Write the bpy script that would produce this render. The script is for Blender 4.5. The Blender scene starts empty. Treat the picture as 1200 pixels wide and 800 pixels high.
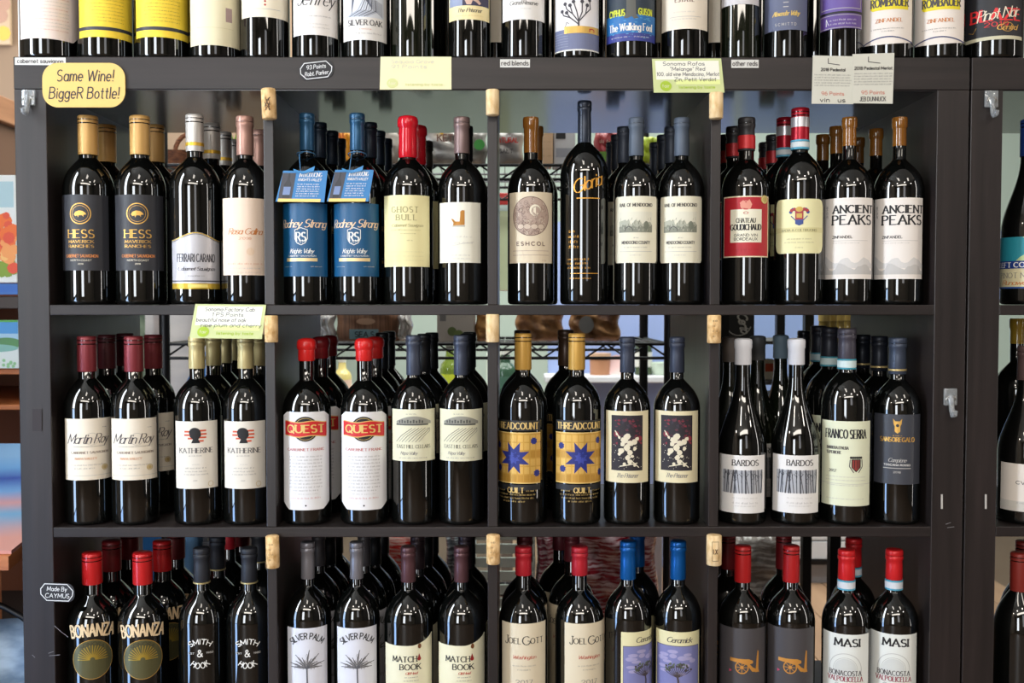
import bpy, bmesh, math, random
from mathutils import Vector, Matrix

C = bpy.context.scene.collection
R_ = math.radians
random.seed(7)

# ------------------------------------------------------------------ camera
FPX, CAMX, CAMD, CAMZ, PIT, YAW = 1185.08, 0.0248, 1.5872, 1.1038, 0.03537, 0.00357
cd = bpy.data.cameras.new('camera'); cam = bpy.data.objects.new('camera', cd); C.objects.link(cam)
cd.sensor_width = 36.0; cd.lens = FPX * 36.0 / 1200.0
cam.location = (CAMX, -CAMD, CAMZ)
cam.rotation_euler = (math.pi/2 - PIT, 0, -YAW)
cd.clip_start = 0.05
cd.dof.use_dof = True; cd.dof.focus_distance = 1.60; cd.dof.aperture_fstop = 7.0
bpy.context.scene.camera = cam

# ------------------------------------------------------------------ world, lights, exposure
sc = bpy.context.scene
sc.view_settings.view_transform = 'Standard'; sc.view_settings.look = 'None'
sc.view_settings.exposure = -0.84; sc.view_settings.gamma = 1.0
sc.view_settings.use_curve_mapping = False
sc.cycles.use_denoising = True
sc.cycles.max_bounces = 8
w = bpy.data.worlds.new('world'); sc.world = w; w.use_nodes = True
bg = w.node_tree.nodes['Background']; bg.inputs[0].default_value = (0.72, 0.86, 1.0, 1); bg.inputs[1].default_value = 0.8

def area(name, loc, target, sx, sy, power, col):
    l = bpy.data.lights.new(name, 'AREA'); l.shape = 'RECTANGLE'; l.size = sx; l.size_y = sy
    l.energy = power; l.color = col
    o = bpy.data.objects.new(name, l); C.objects.link(o); o.location = loc
    o.rotation_euler = (Vector(target) - Vector(loc)).to_track_quat('-Z', 'Y').to_euler()
    return o
# tall glazed door close by on the left: sky above, street below
DAY = (0.84, 0.92, 1.0)
area('door_daylight', (-1.52, -0.78, 1.80), (0, -0.78, 1.80), 0.32, 1.60, 58, DAY)
area('door_daylight', (-1.52, -0.78, 0.72), (0, -0.78, 0.72), 0.32, 0.50, 11, (0.50, 0.70, 1.0))
area('door_daylight', (-1.52, -0.78, 0.24), (0, -0.78, 0.24), 0.32, 0.42, 9, (0.36, 0.58, 1.0))
# shop front behind the camera
area('window_daylight', (1.0, -4.9, 1.9), (1.0, 0, 1.9), 0.8, 1.8, 16, (0.95, 0.96, 1.0))
area('window_daylight', (-1.5, -4.9, 1.45), (-1.3, 0, 1.0), 0.9, 2.0, 125, (0.9, 0.95, 1.0))
area('window_daylight', (3.2, -1.2, 1.4), (0, -1.0, 1.2), 0.12, 2.6, 24, (1.0, 0.95, 0.9))
# ceiling fittings in front of the shelves
WARM = (1.0, 0.92, 0.81)
area('ceiling_lamp_and_fill', (-0.15, -1.75, 2.93), (-0.15, -1.55, 0), 0.30, 0.9, 13, WARM)
area('ceiling_lamp_and_fill', (1.70, -2.0, 2.93), (1.6, -1.8, 0), 0.30, 0.8, 12, WARM)
for _x in (-3.0, -1.0, 1.0, 3.0):
    area('ceiling_lamp_and_fill', (_x, -3.0, 2.93), (_x*.9, -2.6, 0), 0.30, 0.30, 15, WARM)
area('ceiling_lamp_and_fill', (0.0, -4.2, 2.93), (0.0, -3.0, 0.6), 3.4, 0.5, 120, WARM)  # added broad overhead fill, brightens the front wall and upright faces
# room behind the shelves: overhead fill added to brighten the background
area('ceiling_lamp_and_fill', (-0.6, 2.0, 2.93), (-0.6, 2.0, 0), 2.6, 1.6, 120, (0.97, 1.0, 0.95))
area('ceiling_lamp_and_fill', (0.1, 0.75, 2.93), (0.1, 2.4, 0.9), 2.4, 0.3, 70, (0.97, 1.0, 0.97))  # added fill tipped backward onto faces turned toward the shelves
area('window_daylight', (-2.9, 2.2, 1.7), (0, 2.6, 1.2), 1.8, 1.6, 60, DAY)
area('ceiling_lamp_and_fill', (1.6, 2.0, 2.93), (1.6, 2.0, 0), 1.4, 1.4, 70, (0.97, 1.0, 0.95))

# ------------------------------------------------------------------ helpers
def lin(c):
    return tuple(((v/255)/12.92 if v/255 <= .04045 else ((v/255+.055)/1.055)**2.4) for v in c)
MATS = {}
def mat(col, rough=.5, metal=0.0, spec=.5, coat=0.0, key=None, **kw):
    k = key or (tuple(col), rough, metal, spec, coat, tuple(sorted(kw.items())))
    if k in MATS: return MATS[k]
    m = bpy.data.materials.new('mat'); m.use_nodes = True
    b = m.node_tree.nodes['Principled BSDF']
    b.inputs['Base Color'].default_value = (*lin(col), 1)
    b.inputs['Roughness'].default_value = rough; b.inputs['Metallic'].default_value = metal
    b.inputs['Specular IOR Level'].default_value = spec; b.inputs['Coat Weight'].default_value = coat
    for a, v in kw.items(): b.inputs[a.replace('_', ' ')].default_value = v
    MATS[k] = m
    return m
def noisy(col1, col2, scale=(20, 20, 20), rough=.5, spec=.5, detail=4, bump=0.0, lo=.35, hi=.65, metal=0.0, kind='noise', transmission=0.0):
    k = ('n', tuple(col1), tuple(col2), scale, rough, spec, bump, lo, hi, metal, kind, transmission)
    if k in MATS: return MATS[k]
    m = bpy.data.materials.new('mat'); m.use_nodes = True; nt = m.node_tree; b = nt.nodes['Principled BSDF']
    tc = nt.nodes.new('ShaderNodeTexCoord'); mp = nt.nodes.new('ShaderNodeMapping'); mp.inputs['Scale'].default_value = scale
    if kind == 'wave':
        n = nt.nodes.new('ShaderNodeTexWave'); n.bands_direction = 'Z'; n.inputs['Scale'].default_value = 1; n.inputs['Distortion'].default_value = 6; out = n.outputs['Fac']
        n.inputs['Detail'].default_value = 3
    else:
        n = nt.nodes.new('ShaderNodeTexNoise'); n.inputs['Scale'].default_value = 1; n.inputs['Detail'].default_value = detail; out = n.outputs['Fac']
    r = nt.nodes.new('ShaderNodeValToRGB'); r.color_ramp.elements[0].position = lo; r.color_ramp.elements[1].position = hi
    r.color_ramp.elements[0].color = (*lin(col1), 1); r.color_ramp.elements[1].color = (*lin(col2), 1)
    L = nt.links.new
    L(tc.outputs['Object'], mp.inputs['Vector']); L(mp.outputs['Vector'], n.inputs['Vector']); L(out, r.inputs['Fac']); L(r.outputs['Color'], b.inputs['Base Color'])
    b.inputs['Roughness'].default_value = rough; b.inputs['Specular IOR Level'].default_value = spec; b.inputs['Metallic'].default_value = metal
    b.inputs['Transmission Weight'].default_value = transmission
    if bump:
        bp = nt.nodes.new('ShaderNodeBump'); bp.inputs['Strength'].default_value = bump; bp.inputs['Distance'].default_value = .002
        L(out, bp.inputs['Height']); L(bp.outputs['Normal'], b.inputs['Normal'])
    MATS[k] = m
    return m

# a pixel of the photograph, at a chosen distance Y behind the shelf front, as a point in metres
def at(px, py, Y):
    vx = (px-600)/FPX; vz = -(py-400)/FPX; vy = 1.0
    c, s = math.cos(PIT), math.sin(PIT)
    dy = c*vy + s*vz; dz = -s*vy + c*vz
    c, s = math.cos(YAW), math.sin(YAW)
    dx, dy = c*vx + s*dy, -s*vx + c*dy
    t = (Y + CAMD)/dy
    return Vector((CAMX + dx*t, Y, CAMZ + dz*t))

def obj(name, me, m=None, parent=None, loc=None, smooth=None):
    if isinstance(me, bmesh.types.BMesh):
        b = me; me = bpy.data.meshes.new(name); b.normal_update(); b.to_mesh(me); b.free()
    o = bpy.data.objects.new(name, me); C.objects.link(o)
    if m is not None:
        for q in (m if isinstance(m, (list, tuple)) else [m]): me.materials.append(q)
    if smooth is not None:
        me.polygons.foreach_set('use_smooth', [True]*len(me.polygons)); me.set_sharp_from_angle(angle=R_(smooth))
    if parent: o.parent = parent
    if loc is not None: o.location = loc
    return o
def tag(o, label, cat, group=None, kind=None):
    o['label'] = label; o['category'] = cat
    if group: o['group'] = group
    if kind: o['kind'] = kind
    return o
def thing(name, label, cat, loc=(0,0,0), rz=0, group=None):
    o = bpy.data.objects.new(name, None); C.objects.link(o); o.location = loc; o.rotation_euler = (0, 0, rz); o.empty_display_size = .02
    return tag(o, label, cat, group)
def box(b, x0, x1, y0, y1, z0, z1, bev=0.0, M=None):
    r = bmesh.ops.create_cube(b, size=1.0)['verts']
    for v in r: v.co = Vector(((v.co.x+.5)*(x1-x0)+x0, (v.co.y+.5)*(y1-y0)+y0, (v.co.z+.5)*(z1-z0)+z0))
    if bev:
        es = list({e for v in r for e in v.link_edges})
        rr = bmesh.ops.bevel(b, geom=es, offset=bev, segments=2, affect='EDGES', profile=.5)
        r = list({v for f in rr['faces'] for v in f.verts})
    if M is not None: bmesh.ops.transform(b, matrix=M, verts=r)
    return r
def boxo(name, dims, m, parent=None, bev=0.0, loc=None, M=None, smooth=None):
    b = bmesh.new(); box(b, *dims, bev=bev, M=M); return obj(name, b, m, parent, loc, smooth)
def tube(b, pts, r, n=8):
    pts = [Vector(p) for p in pts]; rings = []
    for i, p in enumerate(pts):
        d = (pts[min(i+1, len(pts)-1)] - pts[max(i-1, 0)]).normalized()
        a = d.orthogonal().normalized() if i == 0 else (rings[-1][1] - d*rings[-1][1].dot(d)).normalized()
        c = d.cross(a)
        rings.append(([b.verts.new(p + a*math.cos(2*math.pi*k/n)*r + c*math.sin(2*math.pi*k/n)*r) for k in range(n)], a))
    for (A, _), (B, _) in zip(rings, rings[1:]):
        for k in range(n): b.faces.new((A[k], A[(k+1) % n], B[(k+1) % n], B[k]))
    b.faces.new(rings[0][0][::-1]); b.faces.new(rings[-1][0])
def lathe(prof, n=40, mi=None):
    b = bmesh.new(); rings = []
    for r, z in prof:
        rings.append([b.verts.new((0, 0, z))] if r < 1e-6 else [b.verts.new((r*math.sin(2*math.pi*k/n), -r*math.cos(2*math.pi*k/n), z)) for k in range(n)])
    for A, B in zip(rings, rings[1:]):
        for k in range(n):
            k2 = (k+1) % n
            if len(A) == 1 and len(B) == 1: continue
            if len(A) == 1: b.faces.new((A[0], B[k2], B[k]))
            elif len(B) == 1: b.faces.new((A[k], A[k2], B[0]))
            else: b.faces.new((A[k], A[k2], B[k2], B[k]))
    return b
def copy_tree(o, parent=None):
    c = o.copy(); C.objects.link(c)
    if parent: c.parent = parent
    for ch in list(o.children): copy_tree(ch, c)
    return c

# ------------------------------------------------------------------ stroke lettering
G = {}
for _l in '''A 76|0,0 38,100 76,0;14,36 62,36
B 61|0,0 0,100 @30,77,25,23,90,-90 0,54;33,54 @33,27,28,27,90,-90 0,0
C 72|@42,50,42,50,48,312
D 70|0,0 0,100 @25,50,45,50,90,-90 0,0
E 56|54,100 0,100 0,0 56,0;0,53 44,53
F 54|54,100 0,100 0,0;0,53 42,53
G 80|@42,50,42,50,50,350 52,46
H 70|0,0 0,100;70,0 70,100;0,52 70,52
I 6|3,0 3,100
J 40|36,100 36,25 @18,25,18,25,0,-170
K 66|0,0 0,100;64,100 0,42;22,60 66,0
L 52|0,100 0,0 52,0
M 84|0,0 6,100 42,20 78,100 84,0
N 70|0,0 0,100 70,0 70,100
O 84|@42,50,42,50,90,450
P 58|0,0 0,100 @28,75,28,25,90,-90 0,50
Q 84|@42,50,42,50,90,450;50,20 84,-8
R 60|0,0 0,100 @28,75,28,25,90,-90 0,50;28,50 60,0
S 56|@28,75,26,25,40,270 @28,25,28,25,90,-140
T 68|0,100 68,100;34,100 34,0
U 68|0,100 0,32 @34,32,34,32,180,360 68,100
V 72|0,100 36,0 72,100
W 100|0,100 25,0 50,90 75,0 100,100
X 68|0,100 68,0;68,100 0,0
Y 68|0,100 34,48 68,100;34,48 34,0
Z 64|0,100 64,100 0,0 64,0
a 48|@24,31,24,31,0,360;48,62 48,0
b 48|0,100 0,0;@24,31,24,31,0,360
c 44|@24,31,24,31,45,315
d 48|@24,31,24,31,0,360;48,100 48,0
e 48|2,33 48,33 @24,31,24,31,5,315
f 30|@26,80,14,18,80,180 12,0;0,62 28,62
g 48|@24,31,24,31,0,360;48,62 48,-8 @24,-8,24,20,0,-150
h 44|0,100 0,0;0,38 @22,38,22,24,180,0 44,0
i 6|3,62 3,0;3,80 3,88
j 14|12,62 12,-12 @0,-12,12,16,0,-90;12,80 12,88
k 44|0,100 0,0;42,62 0,24;14,36 44,0
l 6|3,100 3,0
m 68|0,62 0,0;0,42 @17,42,17,20,180,0 34,0;34,42 @51,42,17,20,180,0 68,0
n 42|0,62 0,0;0,40 @21,40,21,22,180,0 42,0
o 48|@24,31,24,31,90,450
p 48|0,62 0,-32;@24,31,24,31,0,360
q 48|48,62 48,-32;@24,31,24,31,0,360
r 28|0,62 0,0;0,36 @20,40,20,22,180,60
s 40|@20,46,18,16,30,270 @20,15,20,15,90,-150
t 30|14,90 14,12 @26,12,12,12,180,290;0,62 30,62
u 42|0,62 0,22 @21,22,21,22,180,360 42,62;42,62 42,0
v 44|0,62 22,0 44,62
w 68|0,62 17,0 34,58 51,0 68,62
x 44|0,62 44,0;44,62 0,0
y 44|0,62 22,2;44,62 10,-30
z 40|0,62 40,62 0,0 40,0
0 56|@28,50,28,50,90,450
1 24|0,80 20,100 20,0
2 56|@28,72,27,28,160,-30 0,0 56,0
3 54|@26,76,25,24,150,-90;26,52 @26,26,28,26,90,-150
4 60|44,0 44,100 0,28 60,28
5 56|52,100 8,100 4,56 @27,32,28,32,130,-150
6 56|@28,31,28,31,90,450;2,34 @40,34,38,66,180,95
7 56|0,100 56,100 18,0
8 54|@27,76,22,24,90,450;@27,27,27,26,90,450
9 56|@28,69,28,31,90,450;54,66 @16,66,38,66,0,-80
& 70|70,0 14,70 @28,82,16,18,200,-20 10,40 @26,22,25,22,140,330 62,50
! 8|4,100 4,28;4,6 4,0
' 6|3,100 3,80
. 6|3,0 3,7
, 8|6,6 0,-14
- 30|0,45 30,45
? 44|@22,76,22,24,170,-60 22,28;22,6 22,0
" 20|2,100 2,80;18,100 18,80
/ 40|0,0 40,100'''.split('\n'):
    _k, _r = _l[0], _l[2:]; _w, _s = _r.split('|'); _st = []
    for _p in _s.split(';'):
        q = []
        for t in _p.split():
            if t[0] == '@':
                cx, cy, rx, ry, a0, a1 = map(float, t[1:].split(',')); n = max(3, int(abs(a1-a0)/26))
                q += [(cx+rx*math.cos(R_(a0+(a1-a0)*i/n)), cy+ry*math.sin(R_(a0+(a1-a0)*i/n))) for i in range(n+1)]
            else: q.append(tuple(map(float, t.split(','))))
        _st.append(q)
    G[_k] = (float(_w), _st)

class Print:
    """flat artwork in millimetres: u to the right, v up; each shape has a colour and a layer"""
    def __init__(s): s.f = []; s.mats = []
    def mi(s, m):
        if m not in s.mats: s.mats.append(m)
        return s.mats.index(m)
    def poly(s, pts, m, layer=1): s.f.append((list(pts), s.mi(m), layer))
    def rect(s, u0, u1, v0, v1, m, layer=1): s.poly([(u0, v0), (u1, v0), (u1, v1), (u0, v1)], m, layer)
    def disc(s, u, v, r, m, layer=1, ry=None, n=28): s.poly([(u+r*math.cos(2*math.pi*k/n), v+(ry or r)*math.sin(2*math.pi*k/n)) for k in range(n)], m, layer)
    def line(s, pts, wd, m, layer=1, wf=None):
        for (a, b), (c, d) in zip(pts, pts[1:]):
            L = math.hypot(c-a, d-b)
            if L < 1e-6: continue
            tx, ty = (c-a)/L, (d-b)/L; h = (wd*(wf(tx, ty) if wf else 1))/2; e = h*.5
            s.poly([(a-tx*e+ty*h, b-ty*e-tx*h), (c+tx*e+ty*h, d+ty*e-tx*h), (c+tx*e-ty*h, d+ty*e+tx*h), (a-tx*e-ty*h, b-ty*e+tx*h)], m, layer)
    def ring(s, u, v, r, wd, m, layer=1, ry=None, n=36, a0=0, a1=360):
        s.line([(u+r*math.cos(R_(a0+(a1-a0)*k/n)), v+(ry or r)*math.sin(R_(a0+(a1-a0)*k/n))) for k in range(n+1)], wd, m, layer)
    def text(s, t, u, v, h, m, w=None, style='sans', wt=None, layer=2, slant=0.0, arc=None, rot=0.0, gap=20):
        """centred on u, baseline v, cap height h; w = full width"""
        wt = wt or {'sans': .13, 'serif': .15, 'script': .10, 'bold': .24, 'hand': .11}[style]*h
        if style in ('serif', 'sans', 'script') and h > 3.5: wt *= 1.22
        if style == 'script': slant = slant or .35; gap = 4
        pos = []; x = 0
        for ch in t:
            if ch == ' ': x += 34; continue
            gw, st = G.get(ch, G['.']); pos.append((ch, x, st)); x += gw + gap
        x -= gap; nat = x/100*h; sx = (w/nat if w else 1)
        wf = None
        if style == 'serif': wf = lambda tx, ty: .52+.6*abs(ty)
        if style == 'script': wf = lambda tx, ty: .5+.8*max(0, abs(ty))
        def T(px, py):
            a = (px/100*h - nat/2)*sx + slant*py/100*h; b_ = py/100*h
            if arc:   # arc = radius, letters bend over it (negative: under)
                ra = abs(arc); th = a/ra
                if arc > 0: return (u+(ra+b_)*math.sin(th), v-ra+(ra+b_)*math.cos(th))
                return (u+(ra-b_)*math.sin(th), v+ra-(ra-b_)*math.cos(th))
            if rot:
                c, q = math.cos(rot), math.sin(rot); return (u+a*c-b_*q, v+a*q+b_*c)
            return (u+a, v+b_)
        for ch, ox, st in pos:
            for pl in st:
                s.line([T(ox+a, b_) for a, b_ in pl], wt, m, layer, wf)
                if style == 'serif':
                    for (a, b_), (c, d) in ((pl[0], pl[1]), (pl[-1], pl[-2])):
                        if b_ in (0, 100, 62) and abs(d-b_) > 1.2*abs(c-a): s.line([T(ox+a-14, b_+(3 if b_ == 0 else -3)), T(ox+a+14, b_+(3 if b_ == 0 else -3))], wt*.55, m, layer)
    def scrawl(s, u, v, w, h, m, layer=2, seed=1, wt=.35):
        """a line of writing too small to read"""
        r = random.Random(seed); x = u-w/2; 
        while x < u+w/2-h*.5:
            n = r.randint(2, 7)
            for _ in range(n):
                if x > u+w/2: break
                k = r.random(); 
                if k < .5: s.line([(x, v), (x, v+h*r.uniform(.5, 1))], wt, m, layer)
                else: s.line([(x, v+h*.1), (x+h*.4, v+h*.1)], wt, m, layer); s.line([(x, v+h*.55), (x+h*.4, v+h*.55)], wt, m, layer)
                x += h*.55
            x += h*.6
    def build(s, name, parent, mapf, step=4.0):
        b = bmesh.new(); ly = b.faces.layers.float.new('ly')
        for k_, (pts, mi, l) in enumerate(s.f):
            vs = [b.verts.new((p[0], p[1], 0)) for p in pts]
            try: f = b.faces.new(vs)
            except ValueError: continue
            f.material_index = mi; f[ly] = l + (k_ % 45)*.02
            f.normal_update()
            if f.normal.z < 0: f.normal_flip()
        ng = [f for f in b.faces if len(f.verts) > 4]
        if ng: bmesh.ops.triangulate(b, faces=ng)
        if step and b.verts:
            lo = min(v.co.x for v in b.verts); hi = max(v.co.x for v in b.verts); u = math.ceil(lo/step)*step
            big = [f for f in b.faces if max(v.co.x for v in f.verts)-min(v.co.x for v in f.verts) > step*1.5]
            while u < hi:
                big = [f for f in big if f.is_valid]
                g = list({x for f in big for x in (*f.verts, *f.edges, f)})
                if g:
                    rr = bmesh.ops.bisect_plane(b, geom=g, plane_co=(u, 0, 0), plane_no=(1, 0, 0), dist=1e-5)
                    big = [f for f in rr['geom'] if isinstance(f, bmesh.types.BMFace)]
                u += step
        for v in b.verts:
            l = max([f[ly] for f in v.link_faces] or [0]); v.co = mapf(v.co.x, v.co.y, l)
        return obj(name, b, s.mats, parent)
def cyl_map(R, z0):
    def f(u, v, l):
        r = R + .00035 + l*.00016; a = u/1000/R
        return Vector((r*math.sin(a), -r*math.cos(a), z0 + v/1000))
    return f
def flat_map(u, v, l): return Vector((u/1000, -.0004-l*.00012, v/1000))

PX = 1.355   # millimetres on a front bottle per pixel of the photograph
WH = mat((236, 233, 226), .55); INK = mat((30, 28, 30), .6); GREY = mat((130, 126, 124), .6); LGREY = mat((186, 182, 176), .6)
GOLD = mat((214, 166, 84), .38, .55); BRONZE = mat((176, 120, 48), .4, .4); CREAM = mat((232, 222, 198), .6)
REDI = mat((186, 52, 44), .5); ORANGE = mat((206, 128, 66), .55)
# ------------------------------------------------------------------ shelving units
ZT = 1.49
WOOD = noisy((30, 25, 24), (46, 38, 37), (3, 30, 60), .42, .4, bump=.15, lo=.3, hi=.75)
WOODV = noisy((30, 25, 24), (46, 38, 37), (60, 30, 3), .38, .5, bump=.15, lo=.3, hi=.75)
WOODG = noisy((34, 32, 33), (46, 43, 44), (3, 30, 40), .16, .5, lo=.3, hi=.75)
XI = [(-.694, -.3575), (-.3415, -.008), (.008, .341), (.357, .694)]      # clear widths of the four columns
ZS = [1.44, 1.105, .754, .403]                                            # tops of each compartment's floor below
def unit(x0, label):
    t = thing('shelving_unit', label, 'shelving unit', (x0, 0, 0))
    B = .0012
    def slab(n, d, m, bv=B): return boxo(n, d, m, t, bev=bv)
    slab('top_panel', (-.744, .744, 0, .39, 1.44, 1.49), WOOD)
    slab('top_underside', (-.694, .694, .002, .388, 1.4385, 1.44), WOODG, 0)
    slab('bottom_panel', (-.744, .744, 0, .39, 0, .05), WOOD)
    for s in (-1, 1): slab('side_panel', (-.744 if s < 0 else .694, -.694 if s < 0 else .744, .0006, .39, .05, 1.44), WOODV)
    for z in ZS[1:]: slab('shelf', (-.694, .694, .001, .389, z-.016, z), WOOD)
    zs = [(1.105, 1.44), (.754, 1.089), (.403, .738), (.05, .387)]
    for (za, zb) in zs:
        for (xa, xb) in ((-.3575, -.3415), (-.008, .008), (.341, .357)):
            slab('divider', (xa, xb, .002, .388, za, zb), WOODV)
    return t
unit_a = unit(0, 'black-brown open shelving unit of square compartments packed with wine bottles')
unit_b = unit(1.491, 'neighbouring black-brown shelving unit cut off at the right edge')

# ------------------------------------------------------------------ bottles
GLASS = mat((7, 8, 7), .03, 0, 1.0)
GLASSG = mat((16, 20, 11), .03, 0, 1.0)
AMBER = mat((136, 86, 30), .06, 0, .8)
DNECK = mat((40, 30, 12), .06, 0, .6, coat=.3)
SHF = ((0, 1), (.06, .997), (.14, .982), (.24, .95), (.35, .895), (.46, .81), (.56, .715), (.65, .60), (.73, .475), (.80, .35), (.86, .24), (.91, .15), (.95, .075), (.98, .03), (1, 0))
def body_profile(R, H, rn, style):
    hs, hn = {'bordeaux': (.605, .775), 'tall': (.63, .80), 'burgundy': (.40, .80), 'slope': (.55, .80)}[style]
    p = [(0, .004), (R*.55, .003), (R-.009, 0), (R-.003, .0008), (R-.0006, .0035), (R, .007)]
    p += [(R, H*hs*k) for k in (.25, .5, .75)]
    if style == 'burgundy':
        for k in range(13):
            t = k/12; f = .5+.5*math.cos(math.pi*min(1, t**.9)); p.append((rn+(R-rn)*f, H*(hs+(hn-hs)*t)))
    else: p += [(rn+(R-rn)*f, H*(hs+(hn-hs)*t)) for t, f in SHF]
    p += [(rn*.985, H*.90), (rn*.97, H-.016), (rn+.0012, H-.014), (rn+.0014, H-.004), (rn+.0006, H-.0008), (rn*.6, H-.0008), (0, H-.0012)]
    return p
def neck_r(p, z):
    for (r0, z0), (r1, z1) in zip(p[5:], p[6:]):
        if z0 <= z <= z1: return r0+(r1-r0)*(z-z0)/max(1e-9, z1-z0)
    return p[-4][0]
def capsule(prof, H, zc, rn, style, m, parent, bands=()):
    r = rn + .0012
    if style == 'screw':
        P = [(r, zc), (r+.0003, zc+.001), (r+.0003, H-.0135), (r-.0007, H-.013), (r-.0007, H-.0122), (r+.0004, H-.0117), (r+.0004, H-.0075), (r-.0004, H-.007), (r-.0004, H-.0064), (r+.0004, H-.006), (r+.0003, H-.0014), (r-.0012, H), (0, H+.0001)]
    elif style == 'wax':
        P = [(r-.0006, zc), (r+.0008, zc+.002), (r+.0004, zc+.02), (r+.0002, H-.022), (r+.0002, H-.018), (r+.0022, H-.016), (r+.0026, H-.010), (r+.0022, H-.005), (r+.0002, H-.001), (r-.006, H+.001), (0, H+.0014)]
    elif style == 'cream_wax':
        P = [(r, zc), (r+.0006, zc+.001), (r+.0004, H-.0165), (r+.0014, H-.0145), (r+.0016, H-.004), (r+.0006, H-.0008), (r-.004, H+.0008), (0, H+.0012)]
    else:
        P = [(r-.0002, zc), (r+.0002, zc+.0008), (r-.0002, (zc+H)/2), (r-.0006, H-.0175), (r+.0007, H-.0155), (r+.0008, H-.0105), (r+.0001, H-.0098), (r+.0001, H-.0090), (r+.0006, H-.0082), (r+.0005, H-.0018), (r-.0008, H), (r-.003, H+.0003), (0, H-.0003)]
    c = obj('capsule', lathe(P), m, parent, smooth=50)
    for (za, zb, bm, nm) in bands:
        rb = r+.0008
        bd = obj(nm, lathe([(rb-.001, za), (rb, za+.0004), (rb, zb-.0004), (rb-.001, zb)]), bm, c, smooth=50)
    return c
def label_patch(R, z0, h, half, m, parent, top=None, bot=None, name='label', thick=.0003, rad=0):
    """paper wrapped round the glass, 2*half degrees wide, with its own edge"""
    b = bmesh.new(); n = 36; r = R+.00012; cols = []
    for k in range(n+1):
        s = -1+2*k/n; a = R_(half)*s
        zt = z0+h+(top(s) if top else 0)-(rad*(1-math.sqrt(max(0, 1-max(0, (abs(s)*R_(half)*R-(R_(half)*R-rad))/rad)**2))) if rad else 0)
        zb = z0+(bot(s) if bot else 0)+(rad*(1-math.sqrt(max(0, 1-max(0, (abs(s)*R_(half)*R-(R_(half)*R-rad))/rad)**2))) if rad else 0)
        cols.append([b.verts.new(((r+o)*math.sin(a), -(r+o)*math.cos(a), z)) for o, z in ((0, zb), (thick, zb), (thick, zt), (0, zt))])
    for A, B in zip(cols, cols[1:]):
        for k in range(3): b.faces.new((A[k], B[k], B[k+1], A[k+1]))
    b.faces.new(cols[0]); b.faces.new(cols[-1][::-1])
    return obj(name, b, m, parent, smooth=40)

ROWZ = {0: 1.49, 1: 1.105, 2: .754, 3: .403}
YF = .0475
class Kind: pass
KINDS = {}
def kind(key, row, c, W, top, capbot, ltop, lbot, half, capw, cap, lab, art=None, style='bordeaux', glass=None, neck=None, bands=None, shape=None, H=None, rad=0, group=None):
    """measurements are pixels of the photograph on one front bottle; turned into metres here"""
    k = Kind(); k.__dict__.update(locals()); k.protos = None; KINDS[key] = k
    z = ROWZ[row]; k.R = W/2*PX/1000; Y = YF
    k.Hm = H or at(c, top, Y).z - z
    k.rn = (capw/2*PX)/1000 - .0019
    k.zc = (at(c, capbot, Y-.016).z - z) if capbot is not None else k.Hm-.045
    Yl = Y-k.R
    if lbot is not None: k.z0 = at(c, lbot, Yl).z - z; k.h = at(c, ltop, Yl).z - z - k.z0 if ltop is not None else .12
    else: k.z0 = k.Hm*.1; k.h = .1
    return k
def build_bottle(k):
    t = bpy.data.objects.new('wine_bottle', None); C.objects.link(t); t.empty_display_size = .02
    P = body_profile(k.R, k.Hm, k.rn, k.style)
    obj('glass_body', lathe(P, 56), k.glass or GLASS, t, smooth=40)
    bd = []
    if k.bands:
        for a, b_, m, nm in k.bands:   # pixels measured below the top
            bd.append((k.Hm-b_*PX/1000, k.Hm-a*PX/1000, m, nm))
    if k.cap: capsule(P, k.Hm, k.zc, k.rn, k.cap[0], k.cap[1], t, bd)
    if k.neck:
        obj('cork_neck', lathe([(neck_r(P, z)+.0003, z) for z in (k.zc, k.zc+.01, k.zc+.02, k.zc+.03)]+[(k.rn+.0003, k.Hm-.018), (k.rn+.0016, k.Hm-.0152), (k.rn+.0018, k.Hm-.004), (k.rn+.001, k.Hm-.0004)]), k.neck, t, smooth=50)
    par, z0, h, R = t, k.z0, k.h*1000, k.R
    if k.lab is not None:
        tf = bf = None
        if k.shape: tf, bf = k.shape
        par = label_patch(R, k.z0, k.h, k.half, k.lab, t, tf, bf, rad=k.rad)
    if k.art:
        p = Print(); nm = k.art(p, h, R_(k.half)*R*1000) or 'lettering'
        if p.f: p.build(nm, par, cyl_map(R+.00015, z0))
    return t

def place(k, x, Y, row, rot, label, cat='bottle', group=None):
    if k.protos is None: t = k.protos = build_bottle(k)
    else: t = copy_tree(k.protos)
    beta = math.atan2(x-CAMX, Y+CAMD)
    t.location = (x, Y, ROWZ[row]+.0004); t.rotation_euler = (0, 0, -beta+R_(rot))
    tag(t, label, cat, group or k.group)
    PLACED.append((x, Y, row, k.R)); return t
PLACED = []
def front(key, c, rot, label, row=None, Y=YF):
    k = KINDS[key]; row = k.row if row is None else row
    yy = {0: 55, 1: 320, 2: 580, 3: 770}[row]
    x = at(c, yy, Y).x
    if row:
        for a, b_ in XI+[(.797, 1.13)]:
            if a-.02 < x < b_+.02: x = min(max(x, a+k.R+.0012), b_-k.R-.0012)
    for q in PLACED:
        if q[2] == row and math.hypot(q[0]-x, q[1]-Y) < q[3]+k.R+.0004: print('FRONT', key, c, round(q[3]+k.R-math.hypot(q[0]-x, q[1]-Y), 4))
    return place(k, x, Y, row, rot, label)
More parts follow.
